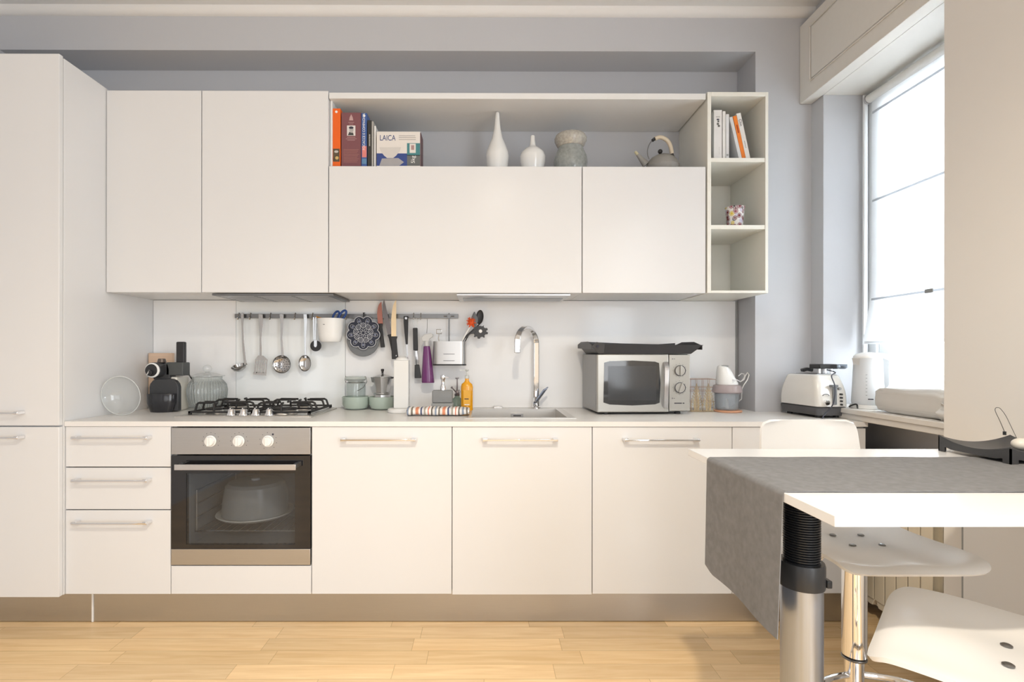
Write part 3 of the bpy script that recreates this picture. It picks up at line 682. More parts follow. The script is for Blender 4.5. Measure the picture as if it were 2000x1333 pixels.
# knives held on the rail, blades up
def knife(u0,v0,u1,v1,u2,v2,bw,hw,bm,label,y,tipw=.25,hm=BLACK):
    a=at(u0,v0,y); b=at(u1,v1,y); d=at(u2,v2,y)
    T=thing('kitchen_knife',label,'knife',(b.x,y,b.z),0,'knives held upright on the rail')
    ax=(b-a).normalized(); sd=Vector((0,1,0)).cross(ax).normalized(); m=MB(); n=10; L=(b-a).length; poly=[]
    prof=[(0,0.0),(.06,.35),(.15,.62),(.3,.85),(.5,1),(1,1)]
    for f,w_ in prof: poly.append(a+ax*L*f+sd*bw*(w_-.5 if w_>.5 else w_-.5))
    poly += [b-sd*bw*.5,a+ax*L*.02-sd*bw*.5]
    obj('blade', MB().prism(poly,(0,.002,0)), bm, T, smooth=0)
    h=MB().ribbon([b-ax*.004,b+(d-b)*.12,b+(d-b)*.5,d],[hw*1.35,hw*.95,hw,hw*1.15],.013,(sd.x,0,sd.z)); h.move(Matrix.Translation((0,-.002,0)))
    hh=obj('handle', h, hm, T, bevel=.003, seg=2); return T,hh
SALM=mat('copper_coated_blade',(.42,.17,.13),.3,.4)
DARKB=mat('smoked_steel_blade',(.19,.17,.17),.28,.7)
PALEB=mat('warm_reflection_blade',(.85,.66,.42),.3,.35)  # warm reflection on plain steel put into the blade colour
ky=YRL-.0085
knife(740,590,743,634,748,679,.027,.019,SALM,'kitchen knife with a copper-red blade and black handle beside the trivet',ky)
knife(746,586,762,655,772,700,.024,.020,DARKB,'kitchen knife with a smoked steel blade leaning across the rail',ky-.016)
T,hh=knife(769,586,769,659,772,702,.026,.030,PALEB,'broad kitchen knife with a steel blade tinted pale gold by a warm reflection and black handle',ky-.032)
c=at(774,695,ky-.045); obj('rivet', MB().cyl((c.x,c.y-.0035,c.z),(c.x,c.y+.004,c.z),.0035), UTEN, hh)
# black handled utensils
T=thing('peeling_fork','slim utensil with tapered black handle and steel tip hanging on the rail','kitchen utensil',(at(793,620,YU_).x,YU_,at(793,620,YU_).z))
obj('handle', tap_([(793,618),(793,630),(793.5,650),(794.5,673)],[9,9,7,4],.008), BLACK, T, bevel=.002)
obj('shaft', tap_([(795,673),(796,705)],[2.5,3]), UTEN, T); c=at(793,622,YU_-.005); obj('eyelet', MB().cyl((c.x,c.y-.001,c.z),(c.x,c.y+.002,c.z),.0065), UTEN, T)
T=thing('pastry_brush','black and steel pastry brush hanging on the rail beside the purple bottle','brush',(at(811,620,YU_).x,YU_,at(811,620,YU_).z))
obj('handle', tap_([(811,641),(812,685)],[9,9],.012), BLACK, T, bevel=.003)
obj('ferrule', tap_([(813,685),(815,713)],[5.5,6],.010), UTEN, T, bevel=.002)
obj('bristles', tap_([(814.5,713),(816.5,739)],[9,13],.014), CHAR, T, bevel=.003)
obj('loop', MB().tube([at(811+4*math.sin(a),630-11*math.cos(a),YU_) for a in [2*PI*i/18 for i in range(18)]],.0022,8,closed=True), CLEAR2, T)
# purple spray bottle
c=at(836,748,-.075); PUR=mat('purple_plastic',(.165,.04,.165),.25,coat=.3)
T=thing('spray_bottle','purple spray bottle with white trigger head hanging beside the steel caddy','spray bottle',(c.x,-.075,c.z))
hh=Z(677,-.075)-c.z
def sprof(a,b):
    return
px=.00270
m=MB(); n=28; prof=[(12.2,0.0),(12.6,.02),(12.2,.10),(10.6,.4),(8.6,.72),(7.0,.92),(6.2,1.0)]
vs=[];fs=[]
for k,(r,h_) in enumerate(prof):
    cxx=c.x+(-2.5*px)*(h_)
    for i in range(n):
        t=2*PI*i/n; vs.append((cxx+r*px*math.cos(t), -.075+r*px*.8*math.sin(t), c.z+hh*h_))
for k in range(len(prof)-1):
    for i in range(n): fs.append((k*n+i,k*n+(i+1)%n,(k+1)*n+(i+1)%n,(k+1)*n+i))
fs.append(tuple(range(n))[::-1]); fs.append(tuple(range((len(prof)-1)*n,len(prof)*n)))
obj('body', MB().add(vs,fs), PUR, T)
hd=MB(); ctr=c.x-2.5*px; zt_=c.z+hh
hd.cyl((ctr,-.075,zt_),(ctr,-.075,zt_+.028),.0125)
hd.prism([(ctr-.024,-.084,zt_+.026),(ctr-.028,-.084,zt_+.046),(ctr-.012,-.084,zt_+.062),(ctr+.022,-.084,zt_+.070),(ctr+.034,-.084,zt_+.062),(ctr+.030,-.084,zt_+.048),(ctr+.016,-.084,zt_+.040),(ctr+.013,-.084,zt_+.026)],(0,.018,0))
tg=MB().prism([(ctr-.022,-.080,zt_+.026),(ctr-.029,-.080,zt_+.006),(ctr-.025,-.080,zt_+.004),(ctr-.016,-.080,zt_+.027)],(0,.010,0))
SPW=translucent('frosted_white_plastic',(.80,.80,.79),.3,.3,.3,.1)
obj('spray_head', hd, SPW, T, bevel=.003); obj('trigger', tg, SPW, T, bevel=.001)
obj('hanger', MB().tube([(ctr,-.075,zt_+.069),(ctr,-.058,zt_+.10),(ctr,YU_+.002,zr0+.000)],.0012,6), UTEN, T)
# steel caddy
cy_=-.095; a=at(845,713,cy_-.03); b=at(910,667,cy_-.03)
T=thing('utensil_caddy','brushed steel cutlery caddy with black base hanging from the rail','caddy',((a.x+b.x)/2,cy_,a.z))
x0,x1,z0_,z1_=a.x,b.x,a.z,b.z; yf_,yb_=cy_-.035,cy_+.035
def rr(x0,x1,y0,y1,r,n=6):
    out=[]
    for cx_,cy2,s in ((x1-r,y0+r,-PI/2),(x1-r,y1-r,0),(x0+r,y1-r,PI/2),(x0+r,y0+r,PI)):
        for i in range(n+1): t=s+PI/2*i/n; out.append((cx_+r*math.cos(t),cy2+r*math.sin(t)))
    return out
def tubebox(x0,x1,y0,y1,z0,z1,r,t,floor=True):
    o_=rr(x0,x1,y0,y1,r); i_=rr(x0+t,x1-t,y0+t,y1-t,max(r-t,.001)); n=len(o_); m=MB(); vs=[]; fs=[]
    for L,z in ((o_,z0),(o_,z1),(i_,z1),(i_,z0+t)): vs += [(p[0],p[1],z) for p in L]
    for k in range(3):
        for i in range(n): fs.append((k*n+i,k*n+(i+1)%n,(k+1)*n+(i+1)%n,(k+1)*n+i))
    fs.append(tuple(range(n))[::-1]); fs.append(tuple(range(3*n,4*n)))
    return m.add(vs,fs)
obj('box', tubebox(x0,x1,yf_,yb_,z0_+.004,z1_,.030,.002), STEEL, T, smooth=50)
obj('base', tubebox(x0-.001,x1+.001,yf_-.001,yb_+.001,z0_-.004,z0_+.0035,.030,.002), BLACK, T, smooth=50)
for v in (692,705): 
    p=at(866,v,yf_); q=at(888,v,yf_); obj('slot', MB().box((p.x,yf_-.0008,p.z-.0012),(q.x,yf_-.0001,p.z+.0012)), INK, T, smooth=0)
hx=at(877,640,YRL-.01).x
m=MB().cyl((hx,YRL-.008,zr1+.003),(hx,YRL-.008,z1_-.02),.0035); m.cyl((hx-.028,YRL-.010,zrm),(hx+.028,YRL-.010,zrm),.0028); m.cyl((hx,YRL-.014,zrm),(hx,YRL-.006,zrm),.010)
m.ribbon([(hx,YRL-.008,z1_-.018),(hx,yb_+.0005,z1_-.022)],.012,.004,(1,0,0))
obj('hanger', m, GUN, T)
cm=(x0+x1)/2
def incad(name,label,cat,x): return thing(name,label,cat,(x,cy_,z0_+.01),0,'utensils standing in the steel caddy')
T=incad('spaghetti_server','black spaghetti server with toothed head in the steel caddy','spaghetti server',x1-.03)
p0=at(893,690,cy_); p1=at(905,664,cy_); p2=at(921,650,cy_)
obj('handle', MB().ribbon([p0+Vector((-.02,0,-.02)),p0,p1,p2,at(930,647,cy_)],[.010,.011,.013,.022,.030],.005,(.55,0,.83)), CHAR, T, bevel=.001)
c=at(937,648,cy_); fl=[]
for k in range(48):
    a=2*PI*k/48; r=.0345+ (.0095 if (math.cos(9*(a+.3))>0 and -2.4<((a+PI)%(2*PI)-PI)<1.15) else 0); fl.append((c.x+r*math.cos(a),cy_,c.z+r*.86*math.sin(a)))
obj('head', MB().prism(fl,(0,.005,0)), CHAR, T, smooth=20); obj('centre_hole', MB().cyl((c.x+.004,cy_-.0006,c.z+.002),(c.x+.004,cy_-.0001,c.z+.002),.009), PLAST, T)
T=incad('dish_brush','dish brush with orange bristles in the steel caddy','brush',x1-.045)
c=at(920,630,cy_-.012); m=MB()
for k in range(60):
    a=random.uniform(0,2*PI); e=random.uniform(-1.2,1.2); d=Vector((math.cos(a)*math.cos(e),math.sin(a)*math.cos(e)*.6,math.sin(e)*1.15)); m.cyl(c+d*.006,c+d*.026,.0016,n=4)
m.ball(c,.016,14,sc=(1,.6,1.2)); obj('bristles', m, mat('orange_bristles',(.75,.10,.012),.6), T)
obj('handle', MB().tube([c+Vector((0,0,-.012)),at(906,660,cy_-.012),at(893,688,cy_-.012)],.0035,8), PLAST, T)
T=incad('grey_spatula','grey oval spatula in the steel caddy','spatula',x1-.06)
c=at(928,626,cy_+.008); pts=[]
obj('blade', MB().sheet(lambda a,b:(c.x+(.018*math.sin(PI*min(max(a,.02),.98)))*(2*b-1)*math.cos(-.1)+.010*(.5-a)*0-.004+.012*(a-.5)*(2*b-1)*0, c.y-.003*math.cos(PI*(b-.5)), c.z+.044-.088*a),16,6,.0025), MGREY, T)
obj('handle', MB().tube([c+Vector((0,0,-.04)),at(909,658,cy_+.004),at(893,690,cy_)],.0035,8), CHAR, T)
T=incad('black_spoon','black plastic spoon standing behind the grey spatula in the caddy','spoon',x1-.07)
c=at(937,620,cy_+.022); obj('bowl', bowl(c,.020,.008,axis=(0,-1,0)).move(Matrix.Translation(c)@Matrix.Rotation(.1,4,'Y')@Matrix.Diagonal((1,1,1.9,1))@Matrix.Translation(-c)), BLACK, T)
obj('handle', MB().tube([c+Vector((0,0,-.035)),at(915,655,cy_+.024),at(895,692,cy_+.02)],.0035,8), BLACK, T)
T=incad('masher','steel-handled masher with square loop standing in the caddy','masher',x0+.03)
a=at(852.5,644,cy_); b=at(862.5,652,cy_); mx_=(a.x+b.x)/2
obj('loop', MB().tube([(a.x,cy_,a.z),(b.x,cy_,a.z),(b.x,cy_,b.z),(a.x,cy_,b.z)],.0022,8,closed=True), UTEN, T)
obj('stem', MB().tube([(mx_,cy_,b.z),(mx_-.003,cy_,b.z-.025),(mx_+.004,cy_,b.z-.06),(mx_,cy_,z0_+.03)],.0025,8), UTEN, T)

# ------------------------------------------------------------------ on the worktop, left
# clear glass bowl standing on its rim against the tall cabinet
c=Vector((.098,-.40,ZW+.0935)); R0=.090
prof=[(.001,.055),(.030,.054),(.055,.046),(.075,.030),(.087,.008),(.0905,0),(.0915,-.002),(.0885,-.001),(.0845,.008),(.073,.027),(.054,.042),(.030,.050),(.001,.051)]
b_=MB().lathe(prof,(0,0,0),56,ax=(0,1,0)).move(Matrix.Translation(c)@Matrix.Rotation(.10,4,'X'))
T=solo('glass_bowl', b_, glassy('bowl_glass',(.97,.98,.98),.90,.03), 'clear glass bowl standing on its side against the tall cabinet','bowl',(c.x,c.y,ZW))
rimp=[(c.x+.0908*math.cos(2*PI*i/60), c.y-.001-.10*.0908*math.sin(2*PI*i/60)*1.0, c.z+.0908*math.sin(2*PI*i/60)) for i in range(60)]
obj('rim', MB().tube(rimp,.0022,8,closed=True), translucent('glass_rim',(.88,.90,.90),.4,.1,.6,.35), T)

# wooden board behind the coffee machine
a=at(289,696,-.06); b=at(336,690,-.06)
T=thing('wooden_board','pale wooden board leaning upright behind the coffee machine','chopping board',((a.x+b.x)/2,-.05,ZW))
obj('board', MB().box((a.x,-.058,ZW+.0003),(b.x,-.036,b.z)).move(Matrix.Identity(4)), WOODB, T, bevel=.003)
q=at(293,730,-.06); obj('knot', MB().cyl((q.x+.001,-.0588,q.z),(q.x+.001,-.0581,q.z),.005,n=16), mat('dark_wood_knot',(.20,.12,.05),.6), T, smooth=0)

# capsule coffee machine
ym=-.245; px=2.60/1023.3
T=thing('coffee_machine','small cream and charcoal capsule coffee machine beside the glass jar','coffee machine',(X(322,-.2),-.18,ZW))
def xz(u,v,y=ym): p=at(u,v,y); return (p.x,y,p.z)
body=[]
for u,v in ((284,805),(284,755),(286,746),(291,740),(299,737),(341,737),(347,740),(350,746),(351,755),(351,805)): body.append(xz(u,v))
zb0=ZW+.0005
body=[(x,y,max(z,zb0)) for x,y,z in body]; body[0]=(body[0][0],ym,zb0); body[-1]=(body[-1][0],ym,zb0)
bx_r=.243
obj('body', MB().prism([(min(x,bx_r-.003),-.20,z) for x,y,z in body],(0,.11,0)), CREAMP, T, bevel=.010, seg=4)
fr=[]
for u,v in ((287,770),(287,757),(289,750),(294,744),(300,741),(330,741),(337,744),(342,750),(344,757),(344,804),(287,804)): fr.append(xz(u,v))
obj('front_panel', MB().prism([(x,-.228,max(z,zb0)) for x,y,z in fr],(0,.029,0)), CHAR, T, bevel=.003)
q=at(314,788,-.24); rw=27*px
dp=MB(); zt_=Z(770,-.25); prof=[(.001,zb0),(rw*.78,zb0),(rw*.86,zb0+.012),(rw*1.02,zb0+.045),(rw*1.05,zt_-.002),(rw*1.03,zt_),(.001,zt_)]
obj('drip_tray', MB().lathe(prof,(q.x,-.232,0),40,sy=.55), mat('glossy_black_plastic',(.02,.02,.024),.18,coat=.3), T)
m=xz(292,780,-.274); obj('badge', MB().box((m[0]-.019,-.250,m[2]-.003),(m[0]+.010,-.236,m[2]+.004)), PLAST, T, bevel=.002)
# brew head : round cap with pale ring, neck and side lever block
h1=at(313,723,-.20)
obj('neck', MB().prism([xz(299,742,-.215),xz(331,742,-.215),xz(331,722,-.215),xz(328,710,-.215),xz(300,712,-.215)],(0,.06,0)), CHAR, T, bevel=.004)
hd=MB().cyl((h1.x,-.262,h1.z),(h1.x,-.17,h1.z),.0385,n=36); obj('brew_head', hd, CHAR, T, bevel=.004)
obj('brew_ring', MB().tube([(h1.x-.003+.033*math.cos(2*PI*i/36),-.262,h1.z+.033*math.sin(2*PI*i/36)) for i in range(36)],[.0035+.0025*math.cos(2*PI*i/36) for i in range(36)],8,closed=True), PLAST, T)
obj('brew_head_cap', MB().cyl((h1.x-.006,-.266,h1.z-.001),(h1.x-.006,-.2625,h1.z-.001),.0285,n=32).cyl((h1.x-.006,-.276,h1.z-.012),(h1.x-.006,-.266,h1.z-.012),.012,n=20), BLACK, T, bevel=.001)
obj('cup_grip', MB().tube([(h1.x-.010,-.270,h1.z),(h1.x-.013,-.285,h1.z-.022),(h1.x-.013,-.280,h1.z-.034)],.003,8), SATIN, T)
tp=at(316,704,-.2); obj('button', MB().cyl((tp.x,-.20,tp.z-.012),(tp.x,-.20,tp.z+.008),.021,.016,n=28), mat('bronze_plastic',(.12,.10,.09),.3,.5), T, bevel=.002)
l0=at(329,708,-.19); l1=at(363,734,-.19)
obj('lever_block', MB().box((l0.x,-.215,l1.z),(l1.x,-.150,l0.z)), mat('graphite_plastic',(.07,.075,.075),.45), T, bevel=.006, seg=3)
l0=at(345.5,712,-.19); l1=at(362,668,-.19)
obj('lever', MB().box((l0.x,-.200,l0.z-.01),(l1.x,-.176,l1.z)), BLACK, T, bevel=.006, seg=3)
w0=at(363,722,-.17); w1=at(376,745,-.13)
obj('power_cable', MB().tube([tuple(w0),(.262,-.14,w0.z-.02),(.266,-.10,w0.z-.06),(.240,-.045,w0.z-.11),(.235,-.03,ZW+.03)],.0035,8), BLACK, T)

# ribbed glass jar with lid
c=at(405,760,-.115); c.z=ZW+.0005
px=.00263
T=thing('glass_jar','ribbed clear glass storage jar with round-knobbed lid between coffee machine and hob','jar',(c.x,-.115,ZW))
def dz(v): return Z(v,-.115)
prof=[(.001,c.z),(.048,c.z),(.054,c.z+.010),(.078,c.z+.022),(.087,c.z+.042),(.092,c.z+.075),(.094,dz(762)),(.089,dz(752)),(.077,dz(745)),(.068,dz(741)),(.070,dz(737))]
inn=[(r-.004,z+(.004 if i<2 else 0)) for i,(r,z) in enumerate(prof)][::-1]; inn[-1]=(.001,c.z+.005)
obj('body', MB().lathe(prof+inn,(c.x,-.115,0),144,flute=.026,fn=36), CLEAR2, T, smooth=60)
rb=MB()
for i in range(40):
    a=2*PI*i/40; rb.tube([(c.x+r_*1.012*math.cos(a),-.115+r_*1.012*math.sin(a),z_) for r_,z_ in ((.054,c.z+.010),(.078,c.z+.022),(.087,c.z+.042),(.092,c.z+.075),(.094,dz(762)),(.089,dz(752)),(.080,dz(747)))],.0016,5)
obj('ribs', rb, glassy('rib_glass',(.70,.73,.73),.72,.05), T)
z1=dz(736)
lp=[(.001,z1+.020),(.020,z1+.020),(.046,z1+.015),(.072,z1+.006),(.083,z1+.005),(.083,z1+.0005),(.060,z1-.004),(.055,z1-.004),(.050,z1+.002),(.001,z1+.010)]
ld=obj('lid', MB().lathe(lp,(c.x,-.115,0),56), glassy('lid_glass',(.95,.96,.96),.90,.04), T)
obj('lid_knob', MB().ball((c.x,-.115,z1+.040),.0215,24,sc=(1,1,.95)).cyl((c.x,-.115,z1+.0185),(c.x,-.115,z1+.024),.010), glassy('knob_glass',(.95,.96,.96),.88,.04), ld)

# bowls with clip-top jar and moka pot
def green_bowl(u,y,lab):
    x=at(u,790,y).x; z=ZW+.0004; r=.071; h=.066
    p=[(.001,z),(.045,z),(.060,z+.008),(.069,z+.028),(r,z+h),(r-.003,z+h+.0015),(r-.006,z+h),(.063,z+.028),(.054,z+.012),(.001,z+.008)]
    return solo('green_bowl', MB().lathe(p,(x,y,0),48), GREEN, lab,'bowl',(x,y,z),'celadon green bowls'), x
yb2=-.088
_,x=green_bowl(695,yb2,'pale green bowl holding the clip-top glass jar')
z=ZW+.0105; T=thing('clip_top_jar','clear glass clip-top jar standing in a green bowl right of the hob','jar',(x,yb2,z))
zt_=Z(744,yb2)
p=[(.001,z),(.046,z),(.050,z+.006),(.0505,zt_-.028),(.049,zt_-.014),(.042,zt_-.006),(.042,zt_)]
q_=[(r-.0025,zz+(.003 if i<2 else 0)) for i,(r,zz) in enumerate(p)][::-1]; q_[-1]=(.001,z+.004)
obj('body', MB().lathe(p+q_,(x,yb2,0),40), glassy('jar_glass',(.95,.97,.96),.94,.03), T)
obj('lid', MB().lathe([(.001,zt_+.004),(.040,zt_+.004),(.052,zt_+.006),(.054,zt_+.010),(.054,zt_+.018),(.050,zt_+.022),(.001,zt_+.020)],(x,yb2,0),40), glassy('lid_glass_green',(.80,.84,.82),.7,.05), T)
obj('seal', MB().lathe([(.043,zt_+.001),(.050,zt_+.001),(.050,zt_+.0038),(.043,zt_+.0038)],(x,yb2,0),40), GREY, T)
m=MB(); m.tube([(x+.0505*math.cos(2*PI*i/36),yb2+.0505*math.sin(2*PI*i/36),zt_-.010) for i in range(36)],.0016,6,closed=True)
m.tube([(x-.052,yb2,zt_-.010),(x-.058,yb2,zt_+.004),(x-.056,yb2,zt_+.012),(x-.050,yb2-.01,zt_+.023)],.0018,6); m.tube([(x+.052,yb2,zt_-.016),(x+.060,yb2-.01,zt_-.004),(x+.057,yb2-.01,zt_+.014),(x+.050,yb2-.01,zt_+.023)],.0018,6)
m.tube([(x+.052,yb2-.01,zt_-.018),(x+.046,yb2-.03,zt_-.035),(x+.020,yb2-.050,zt_-.052)],.0015,6)
obj('wire_clip', m, UTEN, T)
_,x=green_bowl(747,yb2-.005,'pale green bowl holding the moka pot')
T=thing('moka_pot','aluminium moka coffee pot standing in a green bowl','moka pot',(x,yb2,z)); ymk=yb2-.005
ALU=mat('cast_aluminium',(.60,.60,.60),.28,1,noise_=.05)
za,zb2,zc2=z,Z(770,ymk),Z(738,ymk)
obj('boiler', MB().lathe([(.001,za),(.046,za),(.047,za+.01),(.042,zb2-.004),(.040,zb2)],(x,ymk,0),8), ALU, T, smooth=0)
obj('collar', MB().lathe([(.043,zb2+.0005),(.044,zb2+.006),(.038,zb2+.009)],(x,ymk,0),32), ALU, T)
obj('upper_chamber', MB().lathe([(.035,zb2+.0095),(.036,zb2+.011),(.050,zc2),(.0515,zc2+.002),(.049,zc2+.002)],(x,ymk,0),8), ALU, T, smooth=0)
obj('lid', MB().lathe([(.051,zc2+.003),(.050,zc2+.006),(.030,zc2+.013),(.010,zc2+.019),(.001,zc2+.020)],(x,ymk,0),8), ALU, T, smooth=0)
obj('lid_knob', MB().lathe([(.001,zc2+.0205),(.006,zc2+.021),(.005,zc2+.028),(.008,zc2+.036),(.0085,zc2+.044),(.001,zc2+.046)],(x,ymk,0),20), BLACK, T)
obj('spout', MB().prism([(x-.044,ymk-.012,zc2),(x-.044,ymk+.012,zc2),(x-.062,ymk,zc2+.003)],(.006,0,-.028)), ALU, T, smooth=0)
obj('handle', MB().ribbon([(x+.046,ymk,zc2-.002),(x+.062,ymk,zc2),(x+.072,ymk,zc2-.012),(x+.070,ymk,zc2-.045)],.012,.009,(0,1,0)), BLACK, T, bevel=.002)

# upright white roll holder
yr=-.235; x=X(785,yr)
T=thing('roll_holder','tall white upright dispenser tower on a round base beside the towel','roll holder',(x,yr,ZW))
obj('base', MB().lathe([(.001,ZW+.0004),(.060,ZW+.0004),(.063,ZW+.004),(.062,ZW+.016),(.054,ZW+.021),(.001,ZW+.021)],(x-.008,yr,0),48), PLAST, T)
zt_=Z(704,yr); ht=.0365
obj('column', MB().box((x-ht,yr-.030,ZW+.0215),(x+ht,yr+.030,zt_)), translucent('milk_white_plastic',(.83,.83,.81),.12,.25,.3), T, bevel=.004, seg=3)
obj('cap', MB().lathe([(.032,zt_+.0005),(.030,zt_+.008),(.018,zt_+.018),(.001,zt_+.020)],(x,yr,0),32), WHITEC, T)

# folded striped towel
def stripe_mat():
    m=bpy.data.materials.new('striped_towel_cloth'); m.use_nodes=True; nt=m.node_tree; N=nt.nodes; L=nt.links; b=N['Principled BSDF']; b.inputs['Roughness'].default_value=.9
    tc=N.new('ShaderNodeTexCoord'); sp=N.new('ShaderNodeSeparateXYZ'); L.new(tc.outputs['Object'],sp.inputs[0])
    nz=N.new('ShaderNodeTexNoise'); nz.inputs['Scale'].default_value=14; L.new(tc.outputs['Object'],nz.inputs['Vector'])
    ad=N.new('ShaderNodeMath'); ad.operation='MULTIPLY_ADD'; L.new(nz.outputs['Fac'],ad.inputs[0]); ad.inputs[1].default_value=.012; L.new(sp.outputs[0],ad.inputs[2])
    ml=N.new('ShaderNodeMath'); ml.operation='MULTIPLY'; L.new(ad.outputs[0],ml.inputs[0]); ml.inputs[1].default_value=1/.128
    fr=N.new('ShaderNodeMath'); fr.operation='FRACT'; L.new(ml.outputs[0],fr.inputs[0])
    cr=N.new('ShaderNodeValToRGB'); cr.color_ramp.interpolation='CONSTANT'; L.new(fr.outputs[0],cr.inputs[0])
    cols=[(0,'e7e2dc'),(.07,'7c7368'),(.13,'e9e4df'),(.22,'d98f6e'),(.33,'ece6e0'),(.40,'4a5478'),(.46,'dcd8d6'),(.54,'a39a8c'),(.60,'ebe6e2'),(.68,'d7785d'),(.72,'efe9e4'),(.80,'5e564f'),(.85,'dad5d0'),(.93,'8b96a8')]
    e=cr.color_ramp.elements; e[0].position=0; e[0].color=(*lin(cols[0][1]),1); e[1].position=cols[1][0]; e[1].color=(*lin(cols[1][1]),1)
    for p,c_ in cols[2:]: k=e.new(p); k.color=(*lin(c_),1)
    L.new(cr.outputs[0],b.inputs['Base Color']); return m
STR=stripe_mat()
ty=-.365; x0,x1=X(796,ty-.03),X(916,ty-.03)
T=thing('striped_towel','folded multicoloured striped cloth lying on the worktop in front of the soap dispenser','towel',((x0+x1)/2,ty,ZW))
def roll(a,b):
    th=2*PI*b; x=x0+(x1-x0)*a; ry,rz=.052,.0195
    n_=noise.noise(Vector((a*9,math.cos(th),math.sin(th))))*.004
    cc=math.cos(th); ss=math.sin(th)
    p=.6+.12*math.sin(a*7)
    return (x+.003*math.sin(7*th), ty+ (ry+n_)*math.copysign(abs(cc)**p,cc), ZW+.0215+(rz+n_*.6)*math.copysign(abs(ss)**p,ss)*(1-.14*math.sin(PI*a*2.3+.4)**2-.25*a**6))
mm=MB(); nu,nv=60,24
vs=[roll(i/nu,j/nv) for i in range(nu+1) for j in range(nv)]; vs=[(p[0],p[1],max(p[2],ZW+.0006)) for p in vs]
fs=[(i*nv+j,i*nv+(j+1)%nv,(i+1)*nv+(j+1)%nv,(i+1)*nv+j) for i in range(nu) for j in range(nv)]+[tuple(range(nv)),tuple(range(nu*nv,(nu+1)*nv))[::-1]]
obj('cloth', mm.add(vs,fs), STR, T, smooth=50)

# soap dispenser, mister, yellow bottle
ys=-.20; x0,x1=X(845,ys),X(884,ys)
T=thing('soap_dispenser','square two-tone grey soap dispenser with chrome pump by the sink','soap dispenser',((x0+x1)/2,ys,ZW))
zt_=Z(763.5,ys-.03); zm=Z(788,ys-.03); xm=(x0+x1)/2
obj('body', MB().box((x0,ys-.032,zm),(x1,ys+.032,zt_)), mat('grey_ceramic',(.245,.25,.25),.5), T, bevel=.006, seg=3)
obj('sleeve', MB().box((x0-.003,ys-.035,ZW+.0004),(x1+.003,ys+.035,zm-.0004)), mat('light_grey_rubber',(.33,.34,.34),.6), T, bevel=.005, seg=3)
pz=zt_
pm=MB().lathe([(.014,pz+.0004),(.014,pz+.020),(.011,pz+.026),(.0085,pz+.034),(.0085,pz+.05),(.012,pz+.056),(.0135,pz+.066),(.012,pz+.076),(.001,pz+.078)],(xm+.002,ys,0),24)
pm.ribbon([(xm,ys,pz+.066),(xm+.02,ys-.006,pz+.066),(xm+.034,ys-.012,pz+.063)],.007,.006,(0,1,0)); obj('pump', pm, CHROME, T, smooth=50)
ym_=-.085; x=X(893,ym_)
T=thing('plant_mister','small ribbed green glass mister with metal plunger beside the yellow bottle','mister',(x,ym_,ZW))
z=ZW+.0004; zs2=Z(776,ym_)
prof=[(.001,z),(.030,z),(.035,z+.008),(.034,z+.03),(.025,zs2-.012),(.013,zs2),(.013,zs2+.006)]
obj('bottle', MB().lathe(prof+[(r-.003,zz+.003) for r,zz in prof[:-1]][::-1],(x,ym_,0),72,flute=.04,fn=18), glassy('green_glass',(.55,.66,.60),.65,.05), T, smooth=60)
zp=zs2+.007; m=MB().lathe([(.014,zp),(.015,zp+.008),(.009,zp+.014),(.007,zp+.026),(.004,zp+.03),(.003,Z(741,ym_)),(.010,Z(740,ym_)),(.010,Z(739,ym_)+.001),(.001,Z(739,ym_)+.002)],(x,ym_,0),20)
m.cyl((x,ym_,zp+.012),tuple(at(883,758,ym_-.02)),.0035,.003); m.cyl(tuple(at(883,758,ym_-.02)),tuple(at(881.5,756.5,ym_-.022)),.006,.005)
m.tube([(x+.008,ym_,zp+.004),(x+.014,ym_,zp+.02),(x+.012,ym_,zp+.03),(x+.002,ym_,zp+.026)],.0022,8)
obj('sprayer', m, mat('gunmetal',(.25,.22,.23),.3,.9), T)
yl=-.160; x=X(912,yl); zt_=Z(752,yl)
T=thing('yellow_soap_bottle','bright yellow liquid soap bottle with clear pump beside the sink','bottle',(x,yl,ZW))
z=ZW+.0004
YEL=mat('amber_yellow_liquid',(.80,.36,.01),.12,noise_=.04,coat=.5)
obj('body', MB().lathe([(.001,z),(.027,z),(.0305,z+.004),(.031,zt_-.010),(.027,zt_+.004),(.014,zt_+.014),(.010,zt_+.022),(.010,zt_+.032)],(x,yl,0),36,sy=.72), YEL, T)
obj('label', MB().box((x-.017,yl-.0262,Z(792,yl)),(x+.020,yl-.0225,Z(762,yl))), mat('label_print',(.80,.42,.05),.4), T, smooth=0)
for (a_,b_,v,mm_) in ((-.012,.010,779,INK),(-.011,.013,790,PLAST)): obj('label_print', MB().box((x+a_,yl-.0268,Z(v,yl)-.0022),(x+b_,yl-.0263,Z(v,yl)+.0022)), mm_, T, smooth=0)
zp=zt_+.0325
m=MB().lathe([(.012,zp),(.012,zp+.014),(.005,zp+.018),(.004,zp+.036),(.010,zp+.040),(.010,zp+.046),(.001,zp+.047)],(x,yl,0),20); m.box((x-.036,yl-.004,zp+.039),(x+.002,yl+.004,zp+.045))
obj('pump', m, glassy('clear_pump_plastic',(.85,.86,.84),.6,.1), T)

